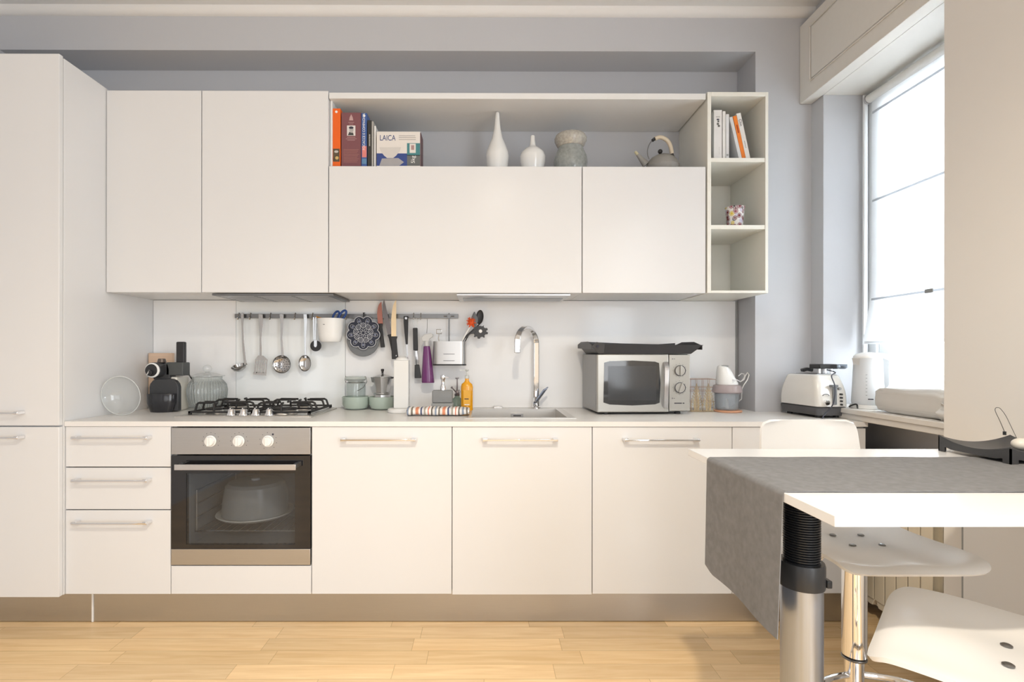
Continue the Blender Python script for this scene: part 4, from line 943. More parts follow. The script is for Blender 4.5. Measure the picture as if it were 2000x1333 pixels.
# ------------------------------------------------------------------ microwave and what lies on it
MW,MH,MD=.452,.279,.300
pf=at(1162.5,805,-.335); mr=.045
MX=thing('microwave','silver microwave oven with dark window and two round knobs on the worktop','microwave',(pf.x+MW/2,-.335+MD/2,ZW),mr)
def mb_(x0,y0,z0,x1,y1,z1): return MB().box((x0-MW/2,y0-MD/2,z0),(x1-MW/2,y1-MD/2,z1))
SILV=mat('silver_painted_metal',(.46,.455,.43),.35,.6,noise_=.02); SILD=mat('silver_side_metal',(.33,.33,.33),.35,.7,noise_=.03)
zf=.011
obj('casing', mb_(0,.022,zf,MW,MD,zf+MH), SILD, MX, local=True, bevel=.004)
dw=.348
dm=mb_(0,0,zf,dw,.0215,zf+MH); md=obj('door', dm, SILV, MX, local=True, bevel=.006, seg=3)
# curved window panel
wx=[(.030,.048),(.034,.238),(.06,.245),(.17,.248),(.28,.243),(.300,.236),(.307,.14),(.303,.046),(.28,.038),(.17,.033),(.06,.038)]
obj('window', MB().prism([(a-MW/2,-.0012-MD/2,zf+b) for a,b in wx],(0,.002,0)), mat('microwave_window_glass',(.035,.037,.04),.06,coat=.6,noise_=.2), md, local=True, smooth=0)
obj('window_mesh', mb_(.052,-.0016,zf+.058,.286,-.0013,zf+.222), mat('perforated_dark_screen',(.06,.063,.068),.12,.2,noise_=.15,nscale=500), md, local=True, smooth=0)
hp=[(.331-MW/2,-.004-MD/2,zf+.240),(.328-MW/2,-.024-MD/2,zf+.215),(.322-MW/2,-.036-MD/2,zf+.14),(.325-MW/2,-.024-MD/2,zf+.050),(.331-MW/2,-.004-MD/2,zf+.022)]
hp2=[]
for i in range(len(hp)-1):
    for k in range(4): hp2.append(Vector(hp[i]).lerp(Vector(hp[i+1]),k/4))
hp2.append(Vector(hp[-1]))
obj('handle', MB().ribbon(hp2,.022,.010,(1,0,0)), SATIN, md, local=True, bevel=.003)
pn=obj('control_panel', mb_(dw+.002,0,zf+.006,MW,.0215,zf+MH-.003), SILV, MX, local=True, bevel=.002)
for kz in (.200,.118):
    kx=.400-MW/2; kb=MB().cyl((kx,-.0005-MD/2,zf+kz),(kx,-.010-MD/2,zf+kz),.0255,n=36)
    kn=obj('knob', kb, SILV, MX, local=True, bevel=.002)
    ang=0 if kz>.15 else .35
    gm=MB().box((-.0035,-.022,-.024),(.0035,-.010,.024)).move(Matrix.Translation((kx,-MD/2,zf+kz))@Matrix.Rotation(ang,4,'Y'))
    obj('grip', gm, SILV, kn, local=True, bevel=.001)
    tk=MB(); tk.tube([(kx+.0248*math.cos(2*PI*i/36),-.0102-MD/2,zf+kz+.0248*math.sin(2*PI*i/36)) for i in range(36)],.0015,5,closed=True)
    obj('ring', tk, INK, kn, local=True)
    tk=MB()
    for i in range(12):
        a=2*PI*i/12; tk.box((kx+.033*math.cos(a)-.001,-.0006-MD/2,zf+kz+.033*math.sin(a)-.001),(kx+.033*math.cos(a)+.001,-.0001-MD/2,zf+kz+.033*math.sin(a)+.001))
    obj('dial_marks', tk, INK, kn, local=True, smooth=0)
for kx,kz,wd,hg in ((.3635,.256,.004,.004),(.3635,.067,.003,.005),(.371,.256,.007,.002),(.371,.067,.006,.0015)):
    obj('printed_mark', mb_(kx,-.0007,zf+kz-hg/2,kx+wd,-.0001,zf+kz+hg/2), INK, pn, local=True, smooth=0)
l_=MB(); 
for i in range(12):
    if i!=9: l_.box((.375+i*.0041-MW/2,-.0007-MD/2,zf+.041),(.3785+i*.0041-MW/2,-.0001-MD/2,zf+.0455))
obj('maker_name', l_, INK, pn, local=True, smooth=0)
for fx,fy_ in ((.05,.03),(MW-.05,.03),(.05,MD-.04),(MW-.05,MD-.04)):
    obj('foot', MB().cyl((fx-MW/2,fy_-MD/2,.0003),(fx-MW/2,fy_-MD/2,zf),.014,n=20), BLACK, MX, local=True)
# black flared carrier tray
TR=thing('carrying_tray','black flared plastic tray with slotted end handles lying on the microwave','tray',(pf.x+MW/2+.008,-.335+MD/2,ZW+zf+MH+.0008),mr)
def ringpts(hx,hy,z,cz): return [(-hx,-hy,z+cz),(hx,-hy,z+cz*.6),(hx,hy,z+cz*.5),(-hx,hy,z+cz)]
m=MB(); th=.003
lo=[(-.222,-.150),(.222,-.150),(.222,.12),(-.222,.12)]; hi=[(-.262,-.175),(.272,-.175),(.268,.130),(-.262,.130)]
zh_=[.045,.043,.046,.050]
vs=[(x_,y_,.0) for x_,y_ in lo]+[(hi[i][0],hi[i][1],zh_[i]) for i in range(4)]+[(hi[i][0]*.985,hi[i][1]*.985,zh_[i]) for i in range(4)]+[(x_*.985,y_*.985,th) for x_,y_ in lo]
fs=[(0,3,2,1),(12,13,14,15)]
for i in range(4): j=(i+1)%4; fs += [(i,j,4+j,4+i),(4+i,4+j,8+j,8+i),(8+i,8+j,12+j,12+i)]
m.add(vs,fs)
obj('tray', m, CHAR, TR, local=True, bevel=.002)
for sx_ in (-1,1):
    g=MB(); x_=sx_*.262
    g.prism([(x_,-.177,.040),(x_,-.09,.060),(x_,.05,.062),(x_,.125,.050),(x_,.125,.030),(x_,-.177,.020)],(sx_*.004,0,0))
    obj('end_handle', g, CHAR, TR, local=True, bevel=.001)
obj('corner_fold', MB().prism([(-.268,-.182,.036),(-.245,-.182,.056),(-.205,-.182,.047),(-.205,-.160,.004),(-.230,-.160,.001)],(0,.004,0)), mat('dark_grey_felt',(.07,.07,.072),.7), TR, local=True, bevel=.001)
obj('fold_hole', MB().box((-.245,-.1835,.030),(-.236,-.175,.040)), INK, TR, local=True, smooth=0)
st=MB().box((-.20,-.03,.047),(-.02,.02,.0535)); st.box((.12,-.02,.046),(.215,.03,.056)); 
obj('folded_insert', MB().prism([(-.235,.08,.045),(-.235,.08,.064),(-.05,.08,.056),(.15,.08,.052),(.24,.08,.058),(.24,.08,.045)],(0,.03,0)), CHAR, TR, local=True, smooth=0)

# ------------------------------------------------------------------ right of the microwave
GOLD=mat('gold_wire',(.46,.36,.22),.35,.8)
y=-.21; q0=at(1349,803,y); q1=at(1394,803,y)
T=thing('napkin_holder','gold metal napkin holder of leaf-shaped triangles beside the microwave','napkin holder',((q0.x+q1.x)/2,y,ZW))
for k in range(2):
    u0=1349+23*k; m=MB(); r_=.0013; P_=lambda u,v:tuple(at(u,v,y))
    vb=802.5; pk=749.5
    apex=(u0+11.5,pk); bl=(u0+.5,vb-12); br=(u0+22.5,vb-12); bb=(u0+11.5,vb)
    m.tube([P_(*bl),P_(*apex),P_(*br)],.0018,6)
    m.tube([P_(*bl),P_(u0+2,vb),P_(u0+21,vb),P_(*br)],.0018,6)
    m.tube([P_(*apex),P_(*bb)],.0013,6)
    for i in range(7):
        v1=vb-4-i*5.5; wd=(v1-pk)/(vb-12-pk)*11; wd=min(wd,11)
        m.tube([P_(u0+11.5-wd,v1-9 if v1-9>pk+3 else pk+3),P_(u0+11.5,v1)],r_,5); m.tube([P_(u0+11.5+wd,v1-9 if v1-9>pk+3 else pk+3),P_(u0+11.5,v1)],r_,5)
        m.tube([P_(u0+11.5-wd*.5,v1-4.5-2),P_(u0+11.5-wd*.4,vb)],.0009,5); m.tube([P_(u0+11.5+wd*.5,v1-4.5-2),P_(u0+11.5+wd*.4,vb)],.0009,5)
    obj('leaf_panel', m, GOLD, T)
m=MB(); a=at(1350,802,y); b=at(1394,802,y); m.box((a.x,y,ZW+.0003),(b.x,y+.07,ZW+.003)); obj('base', m, GOLD, T, bevel=.001)
# open wire basket behind it
PEACH=mat('copper_pink_wire',(.55,.40,.33),.35,.7)
y2=-.125; a=at(1349,740,y2); b=at(1398,740,y2)
T=thing('wire_basket','pale copper wire basket behind the gold napkin holder','basket',((a.x+b.x)/2,y2+.04,ZW))
m=MB()
for v,r_ in ((741,.0016),(757,.0012),(764,.0012),(785,.0012)):
    z=Z(v,y2); m.tube([(a.x,y2,z),(b.x,y2,z),(b.x,y2+.095,z),(a.x,y2+.095,z)],r_,6,closed=True)
z1=Z(741,y2); zb=ZW+.002
for k in range(5):
    x=a.x+(b.x-a.x)*k/4; m.tube([(x,y2,z1),(x,y2,zb),(x,y2+.095,zb),(x,y2+.095,z1)],.0011,6)
obj('wires', m, PEACH, T)
# mini chopper
yc=-.20; x=X(1420,yc)
T=thing('food_chopper','small food chopper with white motor head, clear bowl and orange base ring','food chopper',(x,yc,ZW))
z=ZW+.0004; PCH=mat('apricot_plastic',(.66,.34,.20),.4)
obj('base', MB().lathe([(.001,z),(.064,z),(.067,z+.003),(.066,z+.008),(.055,z+.010),(.001,z+.010)],(x+.004,yc,0),44), PCH, T)
z0b=z+.0115; zt_=Z(768,yc)
pb=[(.001,z0b),(.050,z0b),(.054,z0b+.006),(.058,zt_)]
obj('bowl', MB().lathe(pb+[(.0555,zt_),(.0515,z0b+.008),(.001,z0b+.003)],(x-.002,yc,0),44), glassy('grey_clear_plastic',(.80,.83,.86),.80,.05), T)
obj('blade', MB().lathe([(.008,z0b+.004),(.006,z0b+.05),(.003,z0b+.055)],(x,yc,0),16).box((x-.03,yc-.004,z0b+.015),(x+.005,yc+.004,z0b+.0165)), PLAST, T)
zc_=Z(751,yc)
obj('collar', MB().lathe([(.060,zt_+.0005),(.070,zt_+.006),(.071,zt_+.012),(.064,zc_-.004),(.050,zc_),(.001,zc_)],(x,yc,0),44), translucent('pinkish_clear_plastic',(.62,.52,.52),.3,.1,.6,.25), T)
hd=MB(); n=32; hp_=[(.052,0),(.053,.008),(.047,.030),(.040,.055),(.034,.075),(.029,.086),(.020,.092),(.001,.094)]
vs=[];fs=[]
for k,(r,h_) in enumerate(hp_):
    sh=-.16*h_*1.4
    for i in range(n):
        t=2*PI*i/n; vs.append((x+.001+sh+r*math.cos(t), yc+r*.9*math.sin(t), zc_+.0005+h_-.20*r*math.cos(t)*(h_/.094)))
for k in range(len(hp_)-1):
    for i in range(n): fs.append((k*n+i,k*n+(i+1)%n,(k+1)*n+(i+1)%n,(k+1)*n+i))
fs.append(tuple(range(n))[::-1]); fs.append(tuple(range((len(hp_)-1)*n,len(hp_)*n)))
mh=obj('motor_head', MB().add(vs,fs), PLAST, T, smooth=50)
obj('button', MB().ball((x-.016,yc-.006,zc_+.093),.020,20,sc=(1.15,.8,.22)).move(Matrix.Identity(4)), GREY, mh)
pr=MB()
for i in range(3): pr.box((x+.004,yc-.0498+.0012*i,zc_+.024-.006*i),(x+.022-.005*i,yc-.047,zc_+.0255-.006*i))
obj('printed_mark', pr, mat('faint_grey_print',(.45,.46,.5),.5), mh, smooth=0)
q=lambda u,v,y: tuple(at(u,v,y))
obj('cord', MB().tube([q(1438,742,-.17),q(1446,746,-.15),q(1453,742,-.14),q(1456,734,-.135),q(1460,728,-.14),q(1463,733,-.15),q(1460,742,-.16),q(1453,752,-.16),q(1449,760,-.15),q(1448,780,-.12),(x+.055,-.11,ZW+.006)],.0028,8), PLAST, T)
obj('cord_loop', MB().tube([q(1442,735,-.15),q(1448,730,-.13),q(1453,731,-.13),q(1454,737,-.13),q(1449,744,-.14)],.0022,8), PLAST, T)

# toaster
TY=-.49; p=at(1596,815,TY); TW,TL,TH=.152,.262,.190
tr=.13
T=thing('toaster','cream retro toaster with charcoal base at the right end of the worktop','toaster',(p.x+TW/2-.012,TY+TL/2+.006,ZW),tr)
hw,hl=TW/2,TL/2
def frust(x0,x1,y0,y1,z0,z1,ix,iy,bul=.006,n=5,r=.02):
    m=MB(); vs=[]; L=None
    for k in range(n+1):
        f_=k/n; cx_=ix*f_; cy2=iy*f_; b_=bul*math.sin(PI*f_)
        ring=rr(x0+cx_-b_,x1-cx_+b_,y0+cy2-b_,y1-cy2+b_,r,5); L=len(ring); vs += [(a,b,z0+(z1-z0)*f_) for a,b in ring]
    ring=rr(x0+ix+.010,x1-ix-.010,y0+iy+.010,y1-iy-.010,r*.6,5); vs += [(a,b,z1+.006) for a,b in ring]
    fs=[(k*L+i,k*L+(i+1)%L,(k+1)*L+(i+1)%L,(k+1)*L+i) for k in range(n+1) for i in range(L)]
    fs += [tuple(range(L))[::-1],tuple(range((n+1)*L,(n+2)*L))]
    return m.add(vs,fs)
TOASTC=mat('ivory_enamel',(.76,.745,.71),.2,coat=.5,noise_=.01)
obj('base', frust(-hw+.006,hw-.006,-hl+.006,hl-.006,.012,.046,-.006,-.006,.0,3), mat('dark_grey_plastic',(.095,.095,.10),.4), T, local=True, smooth=40)
tb=obj('body', frust(-hw,hw,-hl,hl,.0525,TH,.012,.030,.007,6,.024), TOASTC, T, local=True, smooth=50)
obj('top_plate', MB().box((-hw+.030,-hl+.05,TH+.0065),(hw-.030,hl-.05,TH+.0085)), SATIN, T, local=True, bevel=.001)
for sx_ in (-.022,.022): obj('slot', MB().box((sx_-.011,-hl+.065,TH+.0086),(sx_+.011,hl-.065,TH+.0092)), BLACK, T, local=True, smooth=0)
yf=-hl+.012
obj('lever_slot', MB().box((-.008,yf-.0186,.062),(.010,yf-.010,.150)), MGREY, T, local=True, bevel=.002)
obj('lever', MB().box((-.020,yf-.024,.142),(.012,yf-.005,.152)).move(Matrix.Identity(4)), MGREY, T, local=True, bevel=.002)
ds=MB().cyl((-.042,yf-.024,.072),(-.042,yf-.008,.072),.0125,n=28); dd=obj('browning_dial', ds, CHROME, T, local=True, bevel=.001)
obj('dial_marks', MB().tube([(-.042+.017*math.cos(a),yf-.0135,.100+.010*math.sin(a)) for a in [.2+2.7*i/14 for i in range(15)]],.0014,6), INK, T, local=True)
for k in range(4): obj('push_button', MB().cyl((.034,yf-.0195,.062+k*.0155),(.034,yf-.008,.062+k*.0155),.0042,n=16), BLACK, T, local=True)
obj('small_knob', MB().cyl((.030,yf-.014,.134),(.030,yf-.002,.134),.006,n=16), GREY, T, local=True)
for fx in (-1,1):
    for fy2 in (-1,1): obj('foot', MB().cyl((fx*(hw-.03),fy2*(hl-.04),.0003),(fx*(hw-.03),fy2*(hl-.04),.012),.013,n=18), BLACK, T, local=True)
obj('cable', MB().tube([(.030,hl-.02,.03),(.050,hl+.012,.012),(.074,hl-.01,.004),(.080,hl-.06,.004),(.076,hl-.10,.012),(.070,hl-.12,.03)],.0032,8), BLACK, T, local=True)
# thing lying on the toaster
wz=ZW+TH+.0095
T=thing('power_adapter','black power adapter with grey lugs and trailing cable lying on top of the toaster','adapter',(X(1622,-.33),-.36,wz))
a0=at(1593,706,-.38); a1=at(1628,716,-.38); zz0=wz+.0225
bs=MB().box((a0.x,-.41,zz0),(a1.x,-.33,zz0+.022)); obj('body', bs, BLACK, T, bevel=.004)
for k in (0,1):
    xx=a1.x+.012+k*.040; obj('lug', MB().lathe([(.019,zz0+.018),(.021,zz0+.006),(.012,zz0-.001),(.001,zz0-.001)][::-1],(xx,-.372+.01*k,0),24,sx=1.1).box((xx-.030,-.385,zz0+.010),(xx+.01,-.36,zz0+.021)), mat('slate_grey_plastic',(.12,.14,.17),.3), T, bevel=.001)
for k in range(3): obj('prong', MB().cyl((a0.x+.020+k*.028,-.375,wz+.0002),(a0.x+.020+k*.028,-.375,zz0),.0055,n=16), CHROME, T)
cb=[(a0.x+.045,-.39,wz+.018),(a0.x+.060,-.43,wz+.006),tuple(at(1624,735,-.52)),tuple(at(1631,757,-.535)),tuple(at(1627,790,-.535)),tuple(at(1612,808,-.52)),(at(1600,815,-.50).x,-.52,ZW+.004)]
def smooth_path(P,n=5):
    P=[Vector(p) for p in P]; out=[]
    for i in range(len(P)-1):
        p0=P[max(i-1,0)];p1=P[i];p2=P[i+1];p3=P[min(i+2,len(P)-1)]
        for k in range(n):
            t=k/n; out.append(.5*((2*p1)+(p2-p0)*t+(2*p0-5*p1+4*p2-p3)*t*t+(3*p1-p0-3*p2+p3)*t**3))
    out.append(P[-1]); return out
obj('cable', MB().tube(smooth_path(cb),.0026,8), mat('navy_black_cable',(.05,.055,.075),.4), T)
m=MB(); q_=[at(1566,714,-.30),at(1575,708,-.30),at(1590,711,-.31)]
T=thing('plug','black plug lying on the toaster behind the adapter','plug',(q_[1].x,-.30,wz))
obj('body', MB().ribbon([Vector((q_[0].x,-.30,wz+.012)),Vector((q_[1].x,-.30,wz+.019)),Vector((q_[2].x-.004,-.30,wz+.014))],.026,.016,(0,1,0)), BLACK, T, bevel=.004)

# ------------------------------------------------------------------ open shelf: books, box, vases, kettle
ysh=-.335
def book(u0,u1,v0,label,cat,m_,y=ysh,depth=.20,group='books on the open shelf',lean=0,name='book',z0=ZS,v1=None,pages=True):
    a=at(u0,v0,y); b=at(u1,v0,y); w_=b.x-a.x; h_=a.z-z0
    T=thing(name,label,cat,((a.x+b.x)/2,y+depth/2,z0+.0004),0,group)
    R=Matrix.Translation((a.x if lean>=0 else b.x,0,z0+.0004))@Matrix.Rotation(-lean if lean<0 else -lean,4,'Y')@Matrix.Translation((-(a.x if lean>=0 else b.x),0,-(z0+.0004)))
    t_=.0016
    cv=MB().box((a.x,y,z0+.0004),(a.x+t_,y+depth,z0+h_)).box((b.x-t_,y,z0+.0004),(b.x,y+depth,z0+h_)).box((a.x+t_,y,z0+.0004),(b.x-t_,y+t_,z0+h_)).move(R)
    obj('cover', cv, m_, T, smooth=0)
    if pages: obj('pages', MB().box((a.x+t_+.0002,y+t_+.0005,z0+.0035),(b.x-t_-.0002,y+depth-.004,z0+h_-.003)).move(R), PAGE, T, smooth=0)
    return T,a.x,b.x,z0+h_,R
PAGE=mat('book_pages',(.70,.67,.60),.8,noise_=.15,nscale=120)
def mark(par,x0,x1,z0,z1,y,m_,R=None,name='printed_mark',t=.0006):
    mb=MB().box((x0,y-t,z0),(x1,y-.00008,z1)); 
    if R is not None: mb.move(R)
    return obj(name, mb, m_, par, smooth=0)
ORG=mat('orange_cover',(.80,.13,.01),.45); BLU=mat('blue_cover',(.05,.11,.32),.4); MAR=mat('maroon_cover',(.20,.075,.085),.45)
T,xa,xb_,zt_,R=book(649,665,212,'tall orange book with food photo at spine foot, leftmost on the open shelf','book',ORG)
xm=(xa+xb_)/2
mark(T,xa+.004,xb_-.004,ZS+.030,ZS+.092,ysh,mat('food_photo_print',(.10,.07,.04),.5,noise_=.9,nscale=60)); 
obj('emblem', MB().cyl((xm,ysh-.0006,zt_-.016),(xm,ysh-.0001,zt_-.016),.006), PLAST, T, smooth=0)
obj('food_spot', MB().ball((xm+.003,ysh-.0008,ZS+.048),.008,14,sc=(1,.06,1)), mat('ochre_print',(.60,.42,.15),.5), T)
obj('food_spot', MB().ball((xm,ysh-.0008,ZS+.078),.010,14,sc=(1,.06,.6)), mat('pale_print',(.55,.52,.48),.5), T)
T,xa,xb_,zt_,R=book(667,705,220,'thick maroon boxed volume with small black and white portrait on the open shelf','book',MAR,name='boxed_book')
xm=(xa+xb_)/2
PALEP=mat('pale_rose_print',(.50,.33,.32),.5)
mark(T,xm-.020,xm+.020,Z(266,ysh),Z(246,ysh),ysh,mat('photo_white',(.70,.66,.64),.5),name='portrait')
py=ysh-.0008; pz=Z(254.5,ysh)
obj('portrait_head', MB().ball((xm+.001,py,pz),.0125,18,sc=(.80,.05,1.15)), mat('photo_grey',(.42,.40,.39),.5), T)
obj('portrait_hair', MB().ball((xm,py-.0003,pz+.010),.0125,18,sc=(.9,.05,.50)), INK, T)
obj('portrait_shoulders', MB().prism([(xm-.016,py,pz-.026),(xm+.012,py,pz-.026),(xm+.009,py,pz-.014),(xm-.009,py,pz-.010)],(0,.0004,0)), mat('photo_dark',(.06,.06,.06),.5), T, smooth=0)
for v,wd in ((240,.014),(243,.010),(269,.020),(272,.026),(274.5,.018)): mark(T,xm-wd,xm+wd,Z(v,ysh)-.0008,Z(v,ysh)+.0008,ysh,PALEP)
obj('flame_emblem', MB().prism([(xm-.010,py,Z(236,ysh)),(xm+.010,py,Z(236,ysh)),(xm+.007,py,Z(230,ysh)),(xm,py,Z(224,ysh)),(xm-.007,py,Z(230,ysh))],(0,.0004,0)), PALEP, T, smooth=0)
for i in range(9): mark(T,xa+.010,xb_-.010-.004*(i%3),Z(293+3*i,ysh)-.0007,Z(293+3*i,ysh)+.0007,ysh,mat('rose_gold_print',(.42,.20,.16),.5) if i==0 else bpy.data.materials['rose_gold_print'],name='text_line')
T,xa,xb_,zt_,R=book(706,716.5,221,'blue spined cookbook with white lettering on the open shelf','book',BLU)
lettering('title','FOCACCE E COMPAGNIA',.0165,((xa+xb_)/2-.0005,ysh-.0004,Z(258,ysh)),(PI/2,-PI/2,0),PLAST,T,xs=.92)
mark(T,xa+.003,xb_-.001,Z(308,ysh),Z(286,ysh),ysh,mat('pink_print',(.70,.22,.20),.5),name='photo_band')
mark(T,xa+.003,xb_-.001,Z(321,ysh),Z(311,ysh),ysh,mat('pale_blue_print',(.12,.25,.42),.5),name='photo_band')
obj('emblem', MB().cyl(((xa+xb_)/2,ysh-.0006,zt_-.013),((xa+xb_)/2,ysh-.0001,zt_-.013),.006), PLAST, T, smooth=0)
T,xa,xb_,zt_,R=book(718,725.5,235,'slim black book right of the blue one on the open shelf','book',mat('black_cover',(.035,.033,.03),.5))
for i in range(9): mark(T,(xa+xb_)/2-.002,(xa+xb_)/2+.003,Z(285-2.6*i,ysh)-.0018,Z(285-2.6*i,ysh)+.0018,ysh,PAGE,name='title_letter')
book(726,729.5,237,'thin grey booklet between the black book and the white booklet','booklet',mat('grey_cover',(.40,.39,.37),.6),depth=.18,pages=False)
book(731,734,246,'thin white booklet pressed against the scale box on the open shelf','booklet',PLAST,depth=.18,pages=False)
# box of kitchen scales
yb_=-.345; a=at(735.5,257,yb_); b=at(820.5,257,yb_)
T=thing('scales_box','white and blue kitchen scale box printed with a bowl on the open shelf','box',((a.x+b.x)/2,yb_+.045,ZS))
CARD=mat('box_card',(.74,.70,.66),.55); TEAL=mat('teal_print',(.06,.22,.24),.5); SLATE=mat('slate_print',(.13,.14,.14),.5); ROY=mat('royal_blue_print',(.035,.065,.24),.5)
obj('carton', MB().box((a.x,yb_,ZS+.0004),(b.x,yb_+.09,a.z)), CARD, T, bevel=.001)
obj('side_flap', MB().box((b.x+.0003,yb_+.002,ZS+.0004),(b.x+.004,yb_+.088,a.z-.004)), mat('brown_flap',(.14,.08,.09),.6), T, smooth=0)
def bm(u0,u1,v0,v1,m_,name='printed_panel',t=.0006): p=at(u0,v1,yb_); q=at(u1,v0,yb_); return obj(name, MB().box((p.x,yb_-t,max(p.z,ZS+.001)),(q.x,yb_-.00008,q.z)), m_, T, smooth=0)
bm(735.7,795,300,324,ROY); bm(795,820.4,280,304,TEAL); bm(795,820.4,303,324,SLATE); bm(800,812,281,299,CARD,t=.0009)
bm(803,809,284,293,mat('dusty_print',(.40,.25,.24),.5),t=.0012)
p=at(757,270,yb_); lettering('brand_lettering','LAICA',.037,(p.x,yb_-.0003,p.z),FRONT,NAVY,T,xs=.74,ext=.0004)
for v in (265,268.5,272.5): bm(779,812-(v==265)*1,v,v+.9,mat('grey_text_print',(.35,.33,.32),.6) if v==265 else bpy.data.materials['grey_text_print'],name='text_line')
p=at(807,312,yb_); lettering('side_lettering','5kg',.026,(p.x,yb_-.0012,p.z),(PI/2,-PI/2,0),PLAST,T,ext=.0002)
def pp(u,v): q=at(u,v,yb_); return (q.x,yb_-.0010,max(q.z,ZS+.001))
obj('printed_bowl', MB().prism([pp(741,288),pp(783,288),pp(780,296),pp(774,304),pp(768,309),pp(756,309),pp(750,304),pp(744,296)],(0,.0005,0)), mat('pale_bowl_print',(.62,.59,.56),.5), T, smooth=0)
obj('printed_scale', MB().prism([pp(741,324),pp(746,310),pp(778,309),pp(789,317),pp(780,324)],(0,.0003,0)), mat('silver_print',(.36,.35,.36),.5), T, smooth=0)
# vases
yv=-.235
def vz(v,y=yv): return Z(v,y)
k=(yv-CAM.y)/FPX
x=X(971,yv); z=ZS+.0004
solo('tall_vase', MB().lathe([(.001,z),(.036,z),(.050,z+.012),(22.6*k,vz(307)),(22*k,vz(300)),(18*k,vz(288)),(11*k,vz(272)),(7*k,vz(255)),(5*k,vz(238)),(3.8*k,vz(221)),(3.2*k,vz(220)),(2.2*k,vz(221)),(.003,vz(240))],(x,yv,0),48), WHITEC, 'tall white long-necked vase on the open shelf','vase',(x,yv,z),'white vases on the open shelf')
x=X(1040,yv)
solo('round_vase', MB().lathe([(.001,z),(.034,z),(.052,z+.010),(24.5*k,vz(318)),(25.3*k,vz(308)),(23*k,vz(300)),(17*k,vz(293)),(9*k,vz(288)),(6*k,vz(284)),(4.6*k,vz(275)),(4.2*k,vz(267)),(3.7*k,vz(265.5)),(2.6*k,vz(267)),(.004,vz(283))],(x,yv,0),48), WHITEC, 'squat round white vase with short neck on the open shelf','vase',(x,yv,z),'white vases on the open shelf')
x=X(1114,yv)
CRK=bpy.data.materials.new('crackled_grey_glass'); CRK=mat('crackled_grey_glass',(.29,.31,.30),.12,noise_=.35,nscale=70,bump=.5,coat=.6)
MOT=mat('mottled_rim_glass',(.40,.38,.34),.25,noise_=.45,nscale=90,bump=.5,coat=.3)
gv=thing('glass_vase','grey crackled glass vase with wide mottled rim on the open shelf','vase',(x,yv,z))
obj('body', MB().lathe([(.001,z),(.060,z),(.076,z+.012),(33*k,vz(318)),(31*k,vz(306)),(26.5*k,vz(296)),(24*k,vz(289)),(22.5*k,vz(289)),(25*k,vz(296)),(30*k,vz(310)),(.070,z+.010),(.001,z+.006)],(x,yv,0),56), CRK, gv)
obj('rim', MB().lathe([(24*k,vz(288.6)),(27*k,vz(284)),(31*k,vz(276)),(31.3*k,vz(271)),(29*k,vz(266)),(27*k,vz(264.5)),(26*k,vz(265)),(28*k,vz(270)),(28.5*k,vz(276)),(25*k,vz(284)),(22.6*k,vz(288.6))],(x,yv,0),56), MOT, gv)
# teapot kettle
x=X(1295,yv)
KET=mat('matt_grey_enamel',(.30,.29,.27),.45)
T=thing('stovetop_kettle','grey stovetop kettle with pale wooden handle on the open shelf','kettle',(x,yv,z))
obj('body', MB().lathe([(.001,z),(.066,z),(.072,z+.008),(32*k,vz(326)),(28*k,vz(316)),(22*k,vz(309)),(15*k,vz(305))],(x-.004,yv,0),48), KET, T)
obj('lid', MB().lathe([(15*k,vz(304.7)),(12*k,vz(303.4)),(6*k,vz(302.4)),(.001,vz(302))],(x-.004,yv,0),40), KET, T)
kx=X(1289,yv); obj('lid_knob', MB().ball((kx,yv,vz(295.5)),.0115,20).cyl((kx,yv,vz(302.5)),(kx,yv,vz(299)),.004), BLACK, T)
s0=at(1262,322,yv); s1=at(1245,302,yv); s2=at(1240.5,296,yv)
obj('spout', MB().cyl(s0,s1,.019,.008,n=24), KET, T); obj('whistle', MB().cyl(s1+Vector((.0006,0,-.0008)),s2,.0085,.006,n=18), mat('yellowish_whistle',(.55,.50,.33),.4), T)
obj('handle_wire', MB().tube(smooth_path([at(1268,311,yv),at(1265,303,yv),at(1265,292,yv),at(1269,281,yv),at(1276,272.5,yv)],5),.0022,8), GUN, T)
obj('handle_wire', MB().tube([at(1313,304,yv),at(1316,312,yv),at(1321,322,yv)],.0022,8), GUN, T)
obj('ferrule', MB().cyl(at(1274,275,yv),at(1279,271,yv),.0075,n=18), BLACK, T); obj('ferrule', MB().cyl(at(1311.5,301,yv),at(1314,307,yv),.009,n=18), BLACK, T)
obj('handle_grip', MB().tube(smooth_path([at(1279,271.5,yv),at(1287,268.5,yv),at(1296,270,yv),at(1305,277,yv),at(1310,288,yv),at(1312.5,301,yv)],5),.0098,14), mat('pale_handle_wood',(.66,.58,.46),.5), T)

# ------------------------------------------------------------------ box shelf contents
ybk=-.33; zb3=BS[1]+.0004
def bk(u0,u1,v0,lab,m_,lean=0,depth=.15,z0=None):
    return book(u0,u1,v0,lab,'book',m_,y=ybk,depth=depth,group='paperbacks in the box shelf',lean=lean,z0=BS[1])
WP=mat('white_paper_cover',(.74,.73,.71),.5); WP2=mat('cool_white_cover',(.66,.67,.68),.5)
obj0,xa,xb_,zt_,R=bk(1394.5,1410,215,'thick white paperback with small dark pictures, leftmost in the box shelf',WP); T=obj0
for v,wd,m_ in ((227,.010,mat('faint_grey_title',(.50,.49,.48),.5)),(232,.006,INK)): mark(T,(xa+xb_)/2-wd,(xa+xb_)/2+wd,Z(v,ybk)-.004,Z(v,ybk)+.002,ybk,m_)
for u,v,s_ in ((1403,237,.004),(1402,242,.005),(1404,246,.005)): p=at(u,v,ybk); mark(T,p.x-s_,p.x+s_,p.z-.005,p.z+.004,ybk,mat('dark_spot_print',(.12,.12,.11),.5) if s_==.004 else bpy.data.materials['dark_spot_print'])
